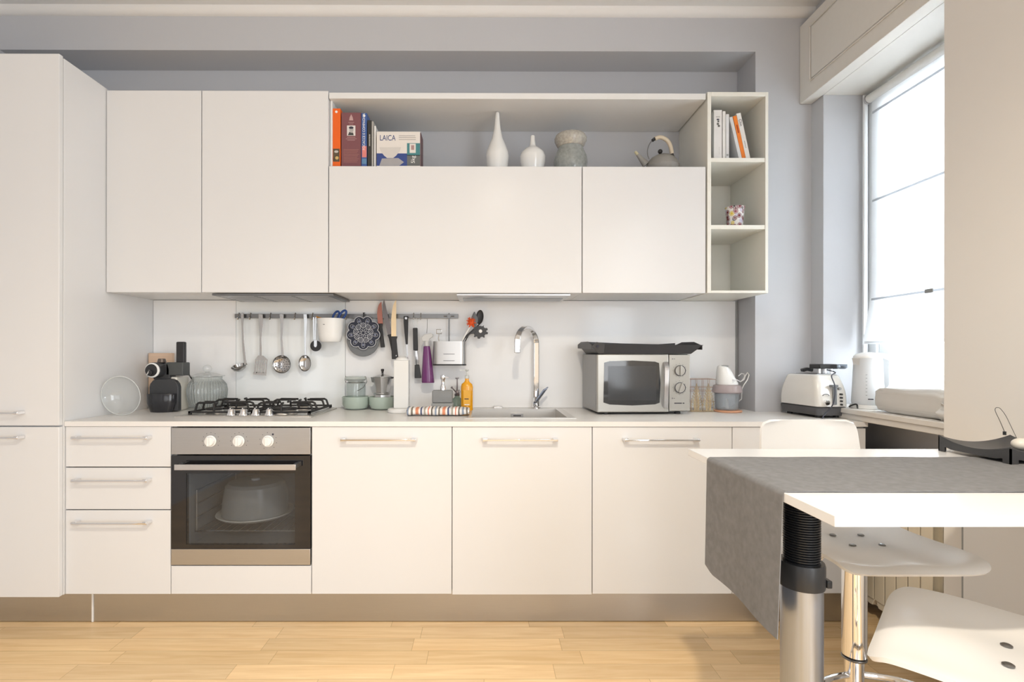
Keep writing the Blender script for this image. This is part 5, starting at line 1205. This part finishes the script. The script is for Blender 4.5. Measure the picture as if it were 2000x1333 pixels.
for i in range(5): mark(T,xb_-.013,xb_-.011,Z(288+3*i,ybk)-.001,Z(288+3*i,ybk)+.003,ybk,bpy.data.materials['faint_grey_title'],name='text_mark')
T,xa,xb_,zt_,R=bk(1411.5,1417,217.5,'slim taller white paperback second in the box shelf',WP)
T,xa,xb_,zt_,R=bk(1417.8,1424,223,'slim grey-white paperback third in the box shelf',WP2); mark(T,xa+.003,xb_-.003,Z(304,ybk),Z(300,ybk),ybk,GREY)
# leaning group: tilted to the left, resting on the upright ones
def lean_book(ub,ut,vt,w_px,lab,m_,extra=None):
    base=at(ub,307,ybk); top=at(ut,vt,ybk); k2=(ybk-CAM.y)/FPX; w_=w_px*k2; H=math.hypot(top.x-base.x,top.z-BS[1]); ang=math.atan2(base.x-top.x,top.z-BS[1])
    T=thing('book',lab,'book',(base.x,ybk+.075,zb3),0,'paperbacks in the box shelf')
    R=Matrix.Translation((base.x+w_,0,zb3))@Matrix.Rotation(-ang,4,'Y')@Matrix.Translation((-w_,0,0))
    lift=0
    t_=.0014
    obj('cover', MB().box((0,ybk,w_*math.sin(ang)*0),(t_,ybk+.14,H)).box((w_-t_,ybk,0),(w_,ybk+.14,H)).box((t_,ybk,0),(w_-t_,ybk+t_,H)).move(Matrix.Translation((0,0,w_*0))@R), m_, T, smooth=0)
    obj('pages', MB().box((t_+.0002,ybk+t_+.0004,.003),(w_-t_-.0002,ybk+.137,H-.003)).move(R), PAGE, T, smooth=0)
    return T,R,w_,H
T,R,w_,H=lean_book(1444,1424.5,228,6,'grey-white paperback leaning left against the upright ones',WP2)
T,R,w_,H=lean_book(1450.5,1431.5,226,7,'orange spined paperback leaning left in the box shelf',mat('bright_orange_cover',(.80,.22,.03),.45))
obj('printed_mark', MB().box((w_*.35,ybk-.0006,H*.62),(w_*.7,ybk-.0001,H*.8)).move(R), mat('dark_orange_print',(.35,.05,.01),.5), T, smooth=0)
obj('printed_mark', MB().box((w_*.3,ybk-.0006,.008),(w_*.7,ybk-.0001,.014)).move(R), INK, T, smooth=0)
T,R,w_,H=lean_book(1458,1438,220.5,8.5,'white paperback with handwritten style title leaning rightmost in the box shelf',WP)
off=T.location
t_o=lettering('title','Chic',.019,(0,0,0),FRONT,INK,None,ext=.0002)
t_o.data.transform(Matrix.Translation((w_*.5,ybk-.0004,H*.80))@Matrix.Rotation(PI/2,4,'Y')); t_o.data.transform(R); t_o.data.transform(Matrix.Translation(-off)); t_o.parent=T
for k_ in range(6): obj('text_mark', MB().box((w_*.4,ybk-.0005,H*.40-k_*.006),(w_*.6,ybk-.0001,H*.40-k_*.006+.004)).move(R), GREY, T, smooth=0)
# patterned cup
def cup_mat():
    m=bpy.data.materials.new('floral_cup_print'); m.use_nodes=True; nt=m.node_tree; N=nt.nodes; L=nt.links; b=N['Principled BSDF']; b.inputs['Roughness'].default_value=.25
    tc=N.new('ShaderNodeTexCoord'); v=N.new('ShaderNodeTexVoronoi'); v.inputs['Scale'].default_value=48; L.new(tc.outputs['Object'],v.inputs['Vector'])
    cr=N.new('ShaderNodeValToRGB'); cr.color_ramp.interpolation='CONSTANT'; L.new(v.outputs['Distance'],cr.inputs[0])
    sp=N.new('ShaderNodeSeparateColor'); L.new(v.outputs['Color'],sp.inputs[0])
    c2=N.new('ShaderNodeValToRGB'); c2.color_ramp.interpolation='CONSTANT'; L.new(sp.outputs[0],c2.inputs[0])
    e=c2.color_ramp.elements; e[0].color=(*lin('6e2a34'),1); e[1].position=.3; e[1].color=(*lin('8c4654'),1)
    for p,h in ((.5,'d9c34e'),(.62,'b9b3cc'),(.8,'3c3440')): k=e.new(p); k.color=(*lin(h),1)
    e=cr.color_ramp.elements; e[0].position=0; e[0].color=(0,0,0,1); e[1].position=.30; e[1].color=(.5,.5,.5,1); k=e.new(.42); k.color=(0.2,.2,.2,1); k=e.new(.58); k.color=(1,1,1,1)
    mx=N.new('ShaderNodeMix'); mx.data_type='RGBA'; L.new(cr.outputs[0],mx.inputs['Factor']); L.new(c2.outputs[0],mx.inputs['A']); mx.inputs['B'].default_value=(.72,.70,.70,1)
    L.new(mx.outputs['Result'],b.inputs['Base Color']); return m
yc_=-.30; x=X(1435,yc_); z=BS[2]+.0004; k=(yc_-CAM.y)/FPX; zt_=Z(405,yc_)
solo('patterned_cup', MB().lathe([(.001,z),(13.5*k,z),(14*k,z+.002),(17.6*k,zt_-.002),(18.3*k,zt_),(17.2*k,zt_),(13.3*k,z+.005),(.001,z+.004)],(x,yc_,0),48), cup_mat(), 'small floral patterned cup in the middle compartment of the box shelf','cup',(x,yc_,z))

# ------------------------------------------------------------------ window side
# roller shutter box over the window
T=thing('shutter_box','ivory panelled roller shutter box above the window','shutter box',(3.5,-.6,2.451))
XP0=3.383; zp0,zp1=2.451,2.842
obj('front_board', MB().box((XP0,YPIL+.001,zp0),(XR-.002,YP-.002,zp1)), PELM, T, bevel=.002)
obj('bottom_board', MB().box((XR-.001,YPIL+.001,zp0),(XWIN-.002,YREV-.002,zp0+.015)), PELM, T, smooth=0)
m=MB(); y1_=-.285; y0_=YPIL+.001; za,zb=zp0+.075,zp1-.055
m.box((XP0-.004,y0_,za+.006),(XP0-.0002,y1_-.006,zb-.006)); obj('raised_panel', m, PELM, T, bevel=.003)
m=MB(); m.box((XP0-.007,y0_,za-.006),(XP0-.0002,y1_+.006,za+.0)); m.box((XP0-.007,y0_,zb),(XP0-.0002,y1_+.006,zb+.006)); m.box((XP0-.007,y1_,za),(XP0-.0002,y1_+.006,zb)); obj('moulding', m, PELM, T, bevel=.002)

# roman blind
BL=translucent('white_blind_cloth',(.90,.91,.92),.55)
T=thing('window_blind','white fabric blind pulled two thirds down over the bright window','blind',(3.63,-.75,1.23))
yl0=-.340; yr0=-1.40; 
def bx_(z):  # cloth leans into the room a little at the foot
    return 3.640-.035*max(0,(1.50-z)/.27)**1.3
def blind(a,b):
    z=1.232+(2.395-1.232)*b; y=yl0+(yr0-yl0)*a+ .012*max(0,(1.5-z)/.27)*(1-a); return (bx_(z)+.0025*math.sin(a*23+z*3)*max(0,min(1,(2.2-z)))*.6, y, z)
obj('cloth', MB().sheet(blind,40,50,.0012), BL, T, smooth=60)
obj('roller', MB().cyl((3.636,yl0+.010,2.412),(3.636,yr0,2.412),.020,n=28), mat('blind_roller_white',(.74,.74,.72),.4), T)
obj('roller_cap', MB().cyl((3.636,yl0+.020,2.412),(3.636,yl0+.0105,2.412),.023,n=28), SATIN, T)
BAR=translucent('pale_grey_bar',(.62,.63,.65),.75)
for z in (2.335,1.914,1.445):
    obj('batten', MB().box((bx_(z)-.0075,yr0,z-.005),(bx_(z)-.0035,yl0-.012,z+.005)), BAR, T, bevel=.001)
obj('cord_clip', MB().box((bx_(1.445)-.012,-.70,1.436),(bx_(1.445)-.008,-.66,1.454)), GREY, T, bevel=.002)
obj('hem_bar', MB().box((bx_(1.24)-.005,yr0,1.234),(bx_(1.24)-.0012,yl0-.004,1.246)), BL, T, bevel=.001)
obj('side_rail', MB().box((3.622,yl0+.026,SILL+.0),(3.640,yl0+.036,2.44)).move(Matrix.Identity(4)), WF, T, bevel=.001)

# outside: balcony railing glimpsed and parasol, far side of the pane
OUT=mat('sunlit_plaster_outside',(.82,.80,.76),.8)
solo('balcony_wall', MB().box((5.6,-4.5,-.1),(5.8,2.5,1.02)), OUT, 'pale sunlit balcony wall seen faintly through the glass below the blind','balcony wall',(5.7,-1,0), smooth=0)
# electric kettle on the sill
yk=-.50; kx=3.505; z=SILL+.0004; kk=(yk-CAM.y)/FPX
T=thing('electric_kettle','white electric jug kettle with looped handle standing on the windowsill','kettle',(kx,yk,z))
WKT=translucent('milky_kettle_plastic',(.84,.86,.88),.35,.15,.5)
obj('base', MB().lathe([(.001,z),(.066,z),(.068,z+.004),(.066,z+.018),(.001,z+.018)],(kx,yk,0),40), PLAST, T)
zt_=Z(700,yk,1685)
obj('jug', MB().lathe([(.001,z+.0185),(.060,z+.0185),(.063,z+.03),(.058,z+.12),(.054,zt_-.01),(.052,zt_),(.048,zt_),(.050,z+.12),(.055,z+.035),(.001,z+.03)],(kx,yk,0),44), WKT, T)
obj('lid', MB().lathe([(.054,zt_+.0005),(.055,zt_+.008),(.046,zt_+.018),(.020,zt_+.026),(.001,zt_+.027)],(kx,yk,0),40), PLAST, T)
hx0=kx
dirx,diry=.93,-.36
def hk(r,z_): return (kx+r*dirx, yk+r*diry, z_)
obj('handle', MB().tube(smooth_path([hk(.035,zt_+.014),hk(.065,zt_+.008),hk(.092,zt_-.010),hk(.104,zt_-.045),hk(.100,zt_-.095),hk(.080,zt_-.135),hk(.054,zt_-.150)],6),.0105,14), PLAST, T)
obj('spout', MB().prism([(kx-.050,yk-.02,zt_-.035),(kx-.050,yk+.02,zt_-.035),(kx-.048,yk+.02,zt_),(kx-.072,yk,zt_),(kx-.048,yk-.02,zt_)],(0,0,.001)), PLAST, T)
nrm=Vector((-.45,-.89,0)); tang=Vector((.89,-.45,0)); 
for i,zz in enumerate((.06,.075,.09,.105,.12,.135,.15)):
    c=Vector((kx,yk,0))+nrm*.0605-tang*.018; obj('level_mark', MB().prism([tuple(c+Vector((0,0,z+zz))),tuple(c+tang*.006+Vector((0,0,z+zz))),tuple(c+tang*.006+Vector((0,0,z+zz+.002))),tuple(c+Vector((0,0,z+zz+.002)))],nrm*.0008), GREY, T, smooth=0)
c=Vector((kx,yk,z+.042))+nrm*.0632; obj('maker_mark', MB().prism([tuple(c-tang*.010),tuple(c+tang*.010),tuple(c+tang*.010+Vector((0,0,.0045))),tuple(c-tang*.010+Vector((0,0,.0045)))],nrm*.0008), INK, T, smooth=0)
obj('cord', MB().tube(smooth_path([(kx-.060,yk+.02,z+.008),(kx-.076,yk+.010,z+.006),(kx-.080,yk-.010,z+.014),(kx-.072,yk-.03,z+.02),(kx-.078,yk-.045,z+.005)],5),.0035,8), BLACK, T)

# wrapped parcel on the sill
CLO=mat('crumpled_white_cloth',(.62,.61,.59),.65,noise_=.03,nscale=12,bump=.25)
T=thing('wrapped_parcel','flat crumpled white cloth bundle lying on the windowsill beside the kettle','bundle',(3.53,-.80,SILL))
bm2=MB(); nu,nv=46,36; vs=[]
cx_,cy2,hx_,hy_,hz_=3.535,-.81,.100,.20,.052
for i in range(nu+1):
    for j in range(nv):
        a=-PI/2+PI*i/nu; b=2*PI*j/nv; e=.30
        cp=lambda t:math.copysign(abs(math.cos(t))**e,math.cos(t)); sp_=lambda t:math.copysign(abs(math.sin(t))**e,math.sin(t))
        p=Vector((cp(a)*cp(b),cp(a)*sp_(b),sp_(a)))
        f_=noise.noise(p*2.2+Vector((3,1,7)))*.6+noise.noise(Vector((p.x*4,p.y*7+p.z*3,p.z*4)))*.55+noise.noise(p*12)*.2
        crease=max(0,1-abs((p.y+.55)+.35*p.z)*4)*.05
        q=Vector((cx_+p.x*hx_*(1+.06*f_)-crease*.3*(-1 if p.x<0 else 1)*-1*.0, cy2+p.y*hy_*(1+.05*f_), SILL+.001+hz_+p.z*hz_*(1+.16*f_) - crease*.35*(1 if p.z>0 else 0)))
        if q.z>SILL+hz_*1.3 and p.y<-.3: q.z+=.012*(-p.y)
        q.z=max(q.z,SILL+.0006); vs.append(q)
fs=[(i*nv+j,i*nv+(j+1)%nv,(i+1)*nv+(j+1)%nv,(i+1)*nv+j) for i in range(nu) for j in range(nv)]
obj('cloth', bm2.add(vs,fs), CLO, T, smooth=70)
def bag(a,b):
    th=-.4+2.6*b; r=.028+.006*math.sin(9*a+4*b); y=-.955-.045*a+.012*math.sin(5*b+a*3)
    return (3.425+.045*a*.3+.012*math.sin(7*b), y-.01*math.cos(th), SILL+.006+ (.060*(1-b)) *(1-.35*a)+.004*math.sin(11*b+5*a))
obj('gathered_end', MB().sheet(bag,16,16,.002), CLO, T, smooth=70)
obj('knot', MB().ball((3.445,-.965,SILL+.030),.022,18,sc=(.7,1.1,1.2)), CLO, T)

# radiator below the sill, pipes, low cabinet
RAD=mat('cream_radiator_enamel',(.74,.66,.52),.35,noise_=.01)
T=thing('radiator','cream column radiator in the niche below the windowsill','radiator',(3.55,-.58,.06))
for i in range(9):
    yc2=-.33-.061*i; m=MB()
    z0_,z1_=.085,.730
    m.box((3.500,yc2-.0275,z0_+.02),(3.506,yc2+.0275,z1_-.02))
    m.prism([(3.506,yc2-.0275,z0_+.02),(3.506,yc2+.0275,z0_+.02),(3.506,yc2+.012,z0_-.012),(3.506,yc2-.012,z0_-.012)],(.10,0,0))
    m.prism([(3.506,yc2-.0275,z1_-.02),(3.506,yc2+.0275,z1_-.02),(3.506,yc2+.012,z1_),(3.506,yc2-.012,z1_)],(.10,0,0))
    m.box((3.545,yc2-.020,z0_+.02),(3.551,yc2+.020,z1_-.02)); m.box((3.600,yc2-.0275,z0_+.02),(3.606,yc2+.0275,z1_-.02)); m.box((3.506,yc2-.004,z0_+.02),(3.600,yc2+.004,z1_-.02))
    obj('column', m, RAD, T, bevel=.002)
obj('feet', MB().box((3.53,-.84,.0004),(3.57,-.80,.074)).box((3.53,-.81,.066),(3.57,-.35,.0725)).box((3.53,-.38,.0004),(3.57,-.34,.074)), RAD, T, bevel=.001)
T=thing('radiator_pipes','pair of grey vertical heating pipes beside the radiator','pipes',(3.50,-.92,0))
for dy,dx in ((-.905,3.505),(-.950,3.480)): obj('pipe', MB().cyl((dx,dy,.0004),(dx,dy,.86),.0105,n=16), mat('grey_pipe_paint',(.26,.25,.23),.5) if dy>-.92 else bpy.data.materials['grey_pipe_paint'], T)
obj('clamp', MB().box((3.485,-.960,.45),(3.515,-.895,.462)), GREY, T, bevel=.001)
obj('valve', MB().cyl((3.505,-.905,.20),(3.52,-.865,.20),.012,n=16).cyl((3.475,-.905,.20),(3.495,-.905,.20),.018,n=16), PLAST, T, bevel=.001)
T=thing('low_cabinet','low white cabinet side standing against the right wall under the table','cabinet',(3.45,-2,0))
obj('panel', MB().box((3.340,-2.35,.0004),(XPIL-.002,-1.148,.872)), WHITEM, T, bevel=.001)
obj('gap_shade', MB().box((3.342,-1.1475,.0004),(XPIL-.002,-1.140,.872)), GREY, T, smooth=0)  # grey strip put in for the shade of the gap beside the panel

# ------------------------------------------------------------------ table
ht=.270; zt=CAM.z-ht; TX0=2.381; TX1=XPIL-.003; TY1=-1.316; TY0=-1.957
TW_=mat('white_table_laminate',(.83,.83,.83),.22,noise_=.008)
T=thing('bar_table','high white rectangular bar table with a threaded steel leg','table',(2.85,-1.64,0))
obj('tabletop', MB().box((TX0,TY0,zt-.019),(TX1,TY1,zt)), TW_, T, bevel=.001)
lx,ly=2.468,-1.721
m=MB(); z_=zt-.0195; prof=[]
zc1=.735
zz=zc1-.01
p_=[(.030,zz)]
while zz<z_-.004: p_+=[(.0355,zz+.0008),(.0355,zz+.0028),(.0325,zz+.0042)]; zz+=.0052
p_+=[(.034,z_)]
lg=obj('leg', MB().lathe([(.001,.0004),(.0405,.0004),(.0405,.684),(.001,.684)],(lx,ly,0),48), mat('brushed_steel_tube',(.40,.44,.52),.30,1,noise_=.05,aniso=(60,60,1),nscale=4), T, smooth=60)
obj('thread', MB().lathe(p_,(lx,ly,0),48), mat('black_threaded_steel',(.035,.037,.042),.28,.6), lg, smooth=25)
obj('collar', MB().lathe([(.0400,.690),(.0435,.684),(.0445,.690),(.0445,.730),(.0425,.736),(.036,.736)],(lx,ly,0),48), mat('black_rubber_collar',(.03,.032,.036),.35), lg, smooth=50)
obj('collar_tab', MB().box((lx+.036,ly-.030,.688),(lx+.047,ly-.008,.704)), bpy.data.materials['black_rubber_collar'], lg, bevel=.002)
T['label']='high white rectangular bar table with one threaded steel leg at its corner'
for yy3 in (TY0+.2,): obj('leg', MB().cyl((3.25,yy3+.12,.0004),(3.25,yy3+.12,zt-.0195),.0405,n=40), bpy.data.materials['brushed_steel_tube'], T)

# grey runner
def runner_mat():
    m=mat('grey_felt_cloth',(.205,.205,.21),.95,noise_=.22,nscale=60,bump=.35)
    return m
RUN=runner_mat(); ry1,ry0=-2.841+1.387,-2.841+1.034; drop=.290
def run(a,b):
    y=ry0+(ry1-ry0)*b; Ltop=TX1-.03-TX0; Lt=Ltop+drop; s_=a*Lt; r=.010
    if s_<Ltop-r: x=TX1-.03-s_; return (x,y,zt+.0022+.0004*math.sin(x*31+y*17))
    t_=s_-(Ltop-r); arc=PI/2*r
    if t_<arc: th=t_/r; return (TX0-.0022+r-(r)*math.sin(th)-.0000,y,zt+.0022-r+r*math.cos(th))
    d=t_-arc; f_=d/(Lt-Ltop)
    return (TX0-.0022-.006*f_*math.sin(b*6+1.0)-.004*f_, y+(.5-b)*.018*f_*0-(.010*f_*(b-.3)) , zt+.0022-r-d+ (.012*f_*(1-b)*0) + .018*max(0,b-.90)*10*f_**3 *.8)
mr_=MB(); NU,NV=150,26
# finer steps round the edge
def ua(i):
    Ltop=TX1-.03-TX0; Lt=Ltop+drop; e=(Ltop-.012)/Lt
    t_=i
    if t_<.35: return t_/.35*e
    if t_<.5: return e+(t_-.35)/.15*(.034/Lt)
    return e+.034/Lt+(t_-.5)/.5*(1-e-.034/Lt)
solo('table_runner', MB().sheet(lambda a,b:run(ua(a),b),NU,NV,.0018), RUN, 'grey felt runner across the white table with one end hanging over its left edge','table runner',(2.6,-1.63,zt), smooth=60)

# black tray with feet
T=thing('decorative_tray','black square tray with raised corners standing on the far end of the table','tray',(1.789+1.395,-2.841+1.39,zt))
tx,ty_,th_=3.190,-1.449,.103
def trz(x,y):
    u_=x/th_; v_=y/th_; return .020+.010*(u_*u_+v_*v_)*.5+.0145*(u_*u_*v_*v_)
obj('plate', MB().sheet(lambda a,b:(tx+(2*a-1)*th_,ty_+(2*b-1)*th_,zt+trz((2*a-1)*th_,(2*b-1)*th_)),20,20,.004), CHAR, T, smooth=60)
for k in range(4):
    ca,sa=math.cos(PI/2*k),math.sin(PI/2*k); m=MB(); n=16; poly=[]
    for i in range(n+1):
        x=-th_+2*th_*i/n; poly.append((x,-th_,trz(x,-th_)-.001))
    poly += [(th_,-th_,.0006),(th_-.020,-th_,.0006),(th_-.020,-th_,.014)]
    for i in range(n-1,0,-1):
        x=-th_+2*th_*i/n
        if abs(x)<th_-.021: poly.append((x,-th_,max(.010,trz(x,-th_)-.022)))
    poly += [(-th_+.020,-th_,.014),(-th_+.020,-th_,.0006),(-th_,-th_,.0006)]
    m.prism(poly,(0,.0035,0)); m.move(Matrix.Translation((tx,ty_,zt))@Matrix.Rotation(PI/2*k,4,'Z')); obj('skirt', m, CHAR, T, smooth=0)
kc=Vector((tx+.012,ty_+th_-.006,zt+trz(.012,th_)))
kc=at(1962,846,ty_+th_-.008); obj('handle_knob', MB().cyl(kc-Vector((0,0,.006)),kc+Vector((0,0,.004)),.004,n=14), BLACK, T)
yh=ty_+th_-.008
obj('wire_handle', MB().tube(smooth_path([at(1962,844,yh),at(1953,823,yh),at(1944.5,805,yh),at(1944,798.5,yh),at(1948,796.5,yh),at(1954,799,yh),at(1964,812,yh-.02),at(1974,832,yh-.04),at(1986,857,yh-.06)],6),.0009,6), GUN, T)
cb_=at(1995,868,-1.45)
solo('cream_ball', MB().ball((cb_.x,-1.45,cb_.z),.020,24,sc=(1.1,1,.8)), CREAMP, 'small cream rounded object lying in the black tray on the table','ornament',(cb_.x,-1.45,cb_.z-.016))

# ------------------------------------------------------------------ stools
ACR=translucent('milky_white_acrylic',(.92,.92,.915),.30,.25,.3,.03)
SEATZ=.668
def seat_fn(a,b):
    prof=[(-.225,-.014),(-.210,-.005),(-.185,-.001),(-.12,-.003),(-.03,-.010),(.06,-.010),(.120,.000),(.160,.018),(.190,.055),(.208,.105),(.222,.170),(.232,.240),(.238,.300)]
    t=b*(len(prof)-1); i=min(int(t),len(prof)-2); f=t-i
    p0=prof[max(i-1,0)];p1=prof[i];p2=prof[i+1];p3=prof[min(i+2,len(prof)-1)]
    cr=lambda k:.5*((2*p1[k])+(p2[k]-p0[k])*f+(2*p0[k]-5*p1[k]+4*p2[k]-p3[k])*f*f+(3*p1[k]-p0[k]-3*p2[k]+p3[k])*f**3)
    y,z=cr(0),cr(1)
    w=.172+.018*math.sin(PI*min(1,b/.62)) if b<.62 else .172-.020*(b-.62)/.38
    rf=.11
    if b<rf: w*= .72+.28*math.sqrt(max(0,1-(1-b/rf)**2.4))
    if b>1-.06: w*= .80+.20*math.sqrt(max(0,1-((b-.94)/.06)**2))
    s=2*a-1; x=s*w
    if b<.62:
        dip=math.exp(-((b-.24)/.13)**2); z+= -.007*dip*(1-math.cos(2*PI*abs(s)))*.5*1.0 + .010*s*s*math.sin(PI*b/.62)
    else: y-= .030*s*s*min(1,(b-.62)/.2)
    return (x,y,SEATZ+z)
def make_stool():
    T=thing('bar_stool','','stool',(0,0,0))
    obj('seat', MB().sheet(seat_fn,36,60,.008), ACR, T, local=True, smooth=60)
    for sx_ in (-.04,.04):
        for sy_ in (-.05,.03):
            obj('screw', MB().lathe([(.001,SEATZ-.0055),(.0085,SEATZ-.0055),(.0085,SEATZ-.0035),(.006,SEATZ-.0020),(.001,SEATZ-.0030)],(sx_,sy_,0),20), GUN, T, local=True)
    obj('mounting_plate', MB().box((-.075,-.09,SEATZ-.026),(.075,.07,SEATZ-.021)), BLACK, T, local=True, bevel=.002)
    obj('column', MB().lathe([(.001,.34),(.0305,.34),(.0305,SEATZ-.030),(.001,SEATZ-.027)],(0,0,0),44), CHROME, T, local=True, smooth=60)
    obj('lower_column', MB().lathe([(.024,.012),(.024,.339)],(0,0,0),40), CHROME, T, local=True, smooth=60)
    obj('ring', MB().tube([(.0275*math.cos(2*PI*i/32),.0275*math.sin(2*PI*i/32),.332) for i in range(32)],.004,8,closed=True), GUN, T, local=True)
    obj('lever', MB().tube([(-.02,-.01,SEATZ-.034),(-.10,-.03,SEATZ-.036),(-.125,-.035,SEATZ-.058)],.004,8), CHROME, T, local=True)
    fr_=[(0,-.0,.285),(-.10,-.03,.285),(-.155,-.09,.285),(-.155,-.17,.285),(-.10,-.215,.285),(0,-.225,.285),(.10,-.215,.285),(.155,-.17,.285),(.155,-.09,.285),(.10,-.03,.285),(0,0,.285)]
    obj('footrest', MB().tube(smooth_path(fr_,4),.0085,10), CHROME, T, local=True)
    obj('base', MB().lathe([(.001,.0004),(.20,.0004),(.205,.006),(.18,.014),(.05,.024),(.027,.040)],(0,0,0),56), CHROME, T, local=True, smooth=50)
    return T
st=make_stool(); st.location=(1.7886+1.035,-2.841+1.463,0); st.rotation_euler=(0,0,0)
st['label']='white moulded bar stool behind the table, its backrest rising above the tabletop'
s2=st.copy(); C.objects.link(s2)
for ch in list(st.children): c=ch.copy(); C.objects.link(c); c.parent=s2
s2.location=(1.7886+.930,-2.841+.858,0); s2.rotation_euler=(0,0,-2.33)
s2['label']='white moulded bar stool nearest the camera with its smooth seat under the front table corner'
for o_ in (st,s2): o_['group']='white bar stools at the table'
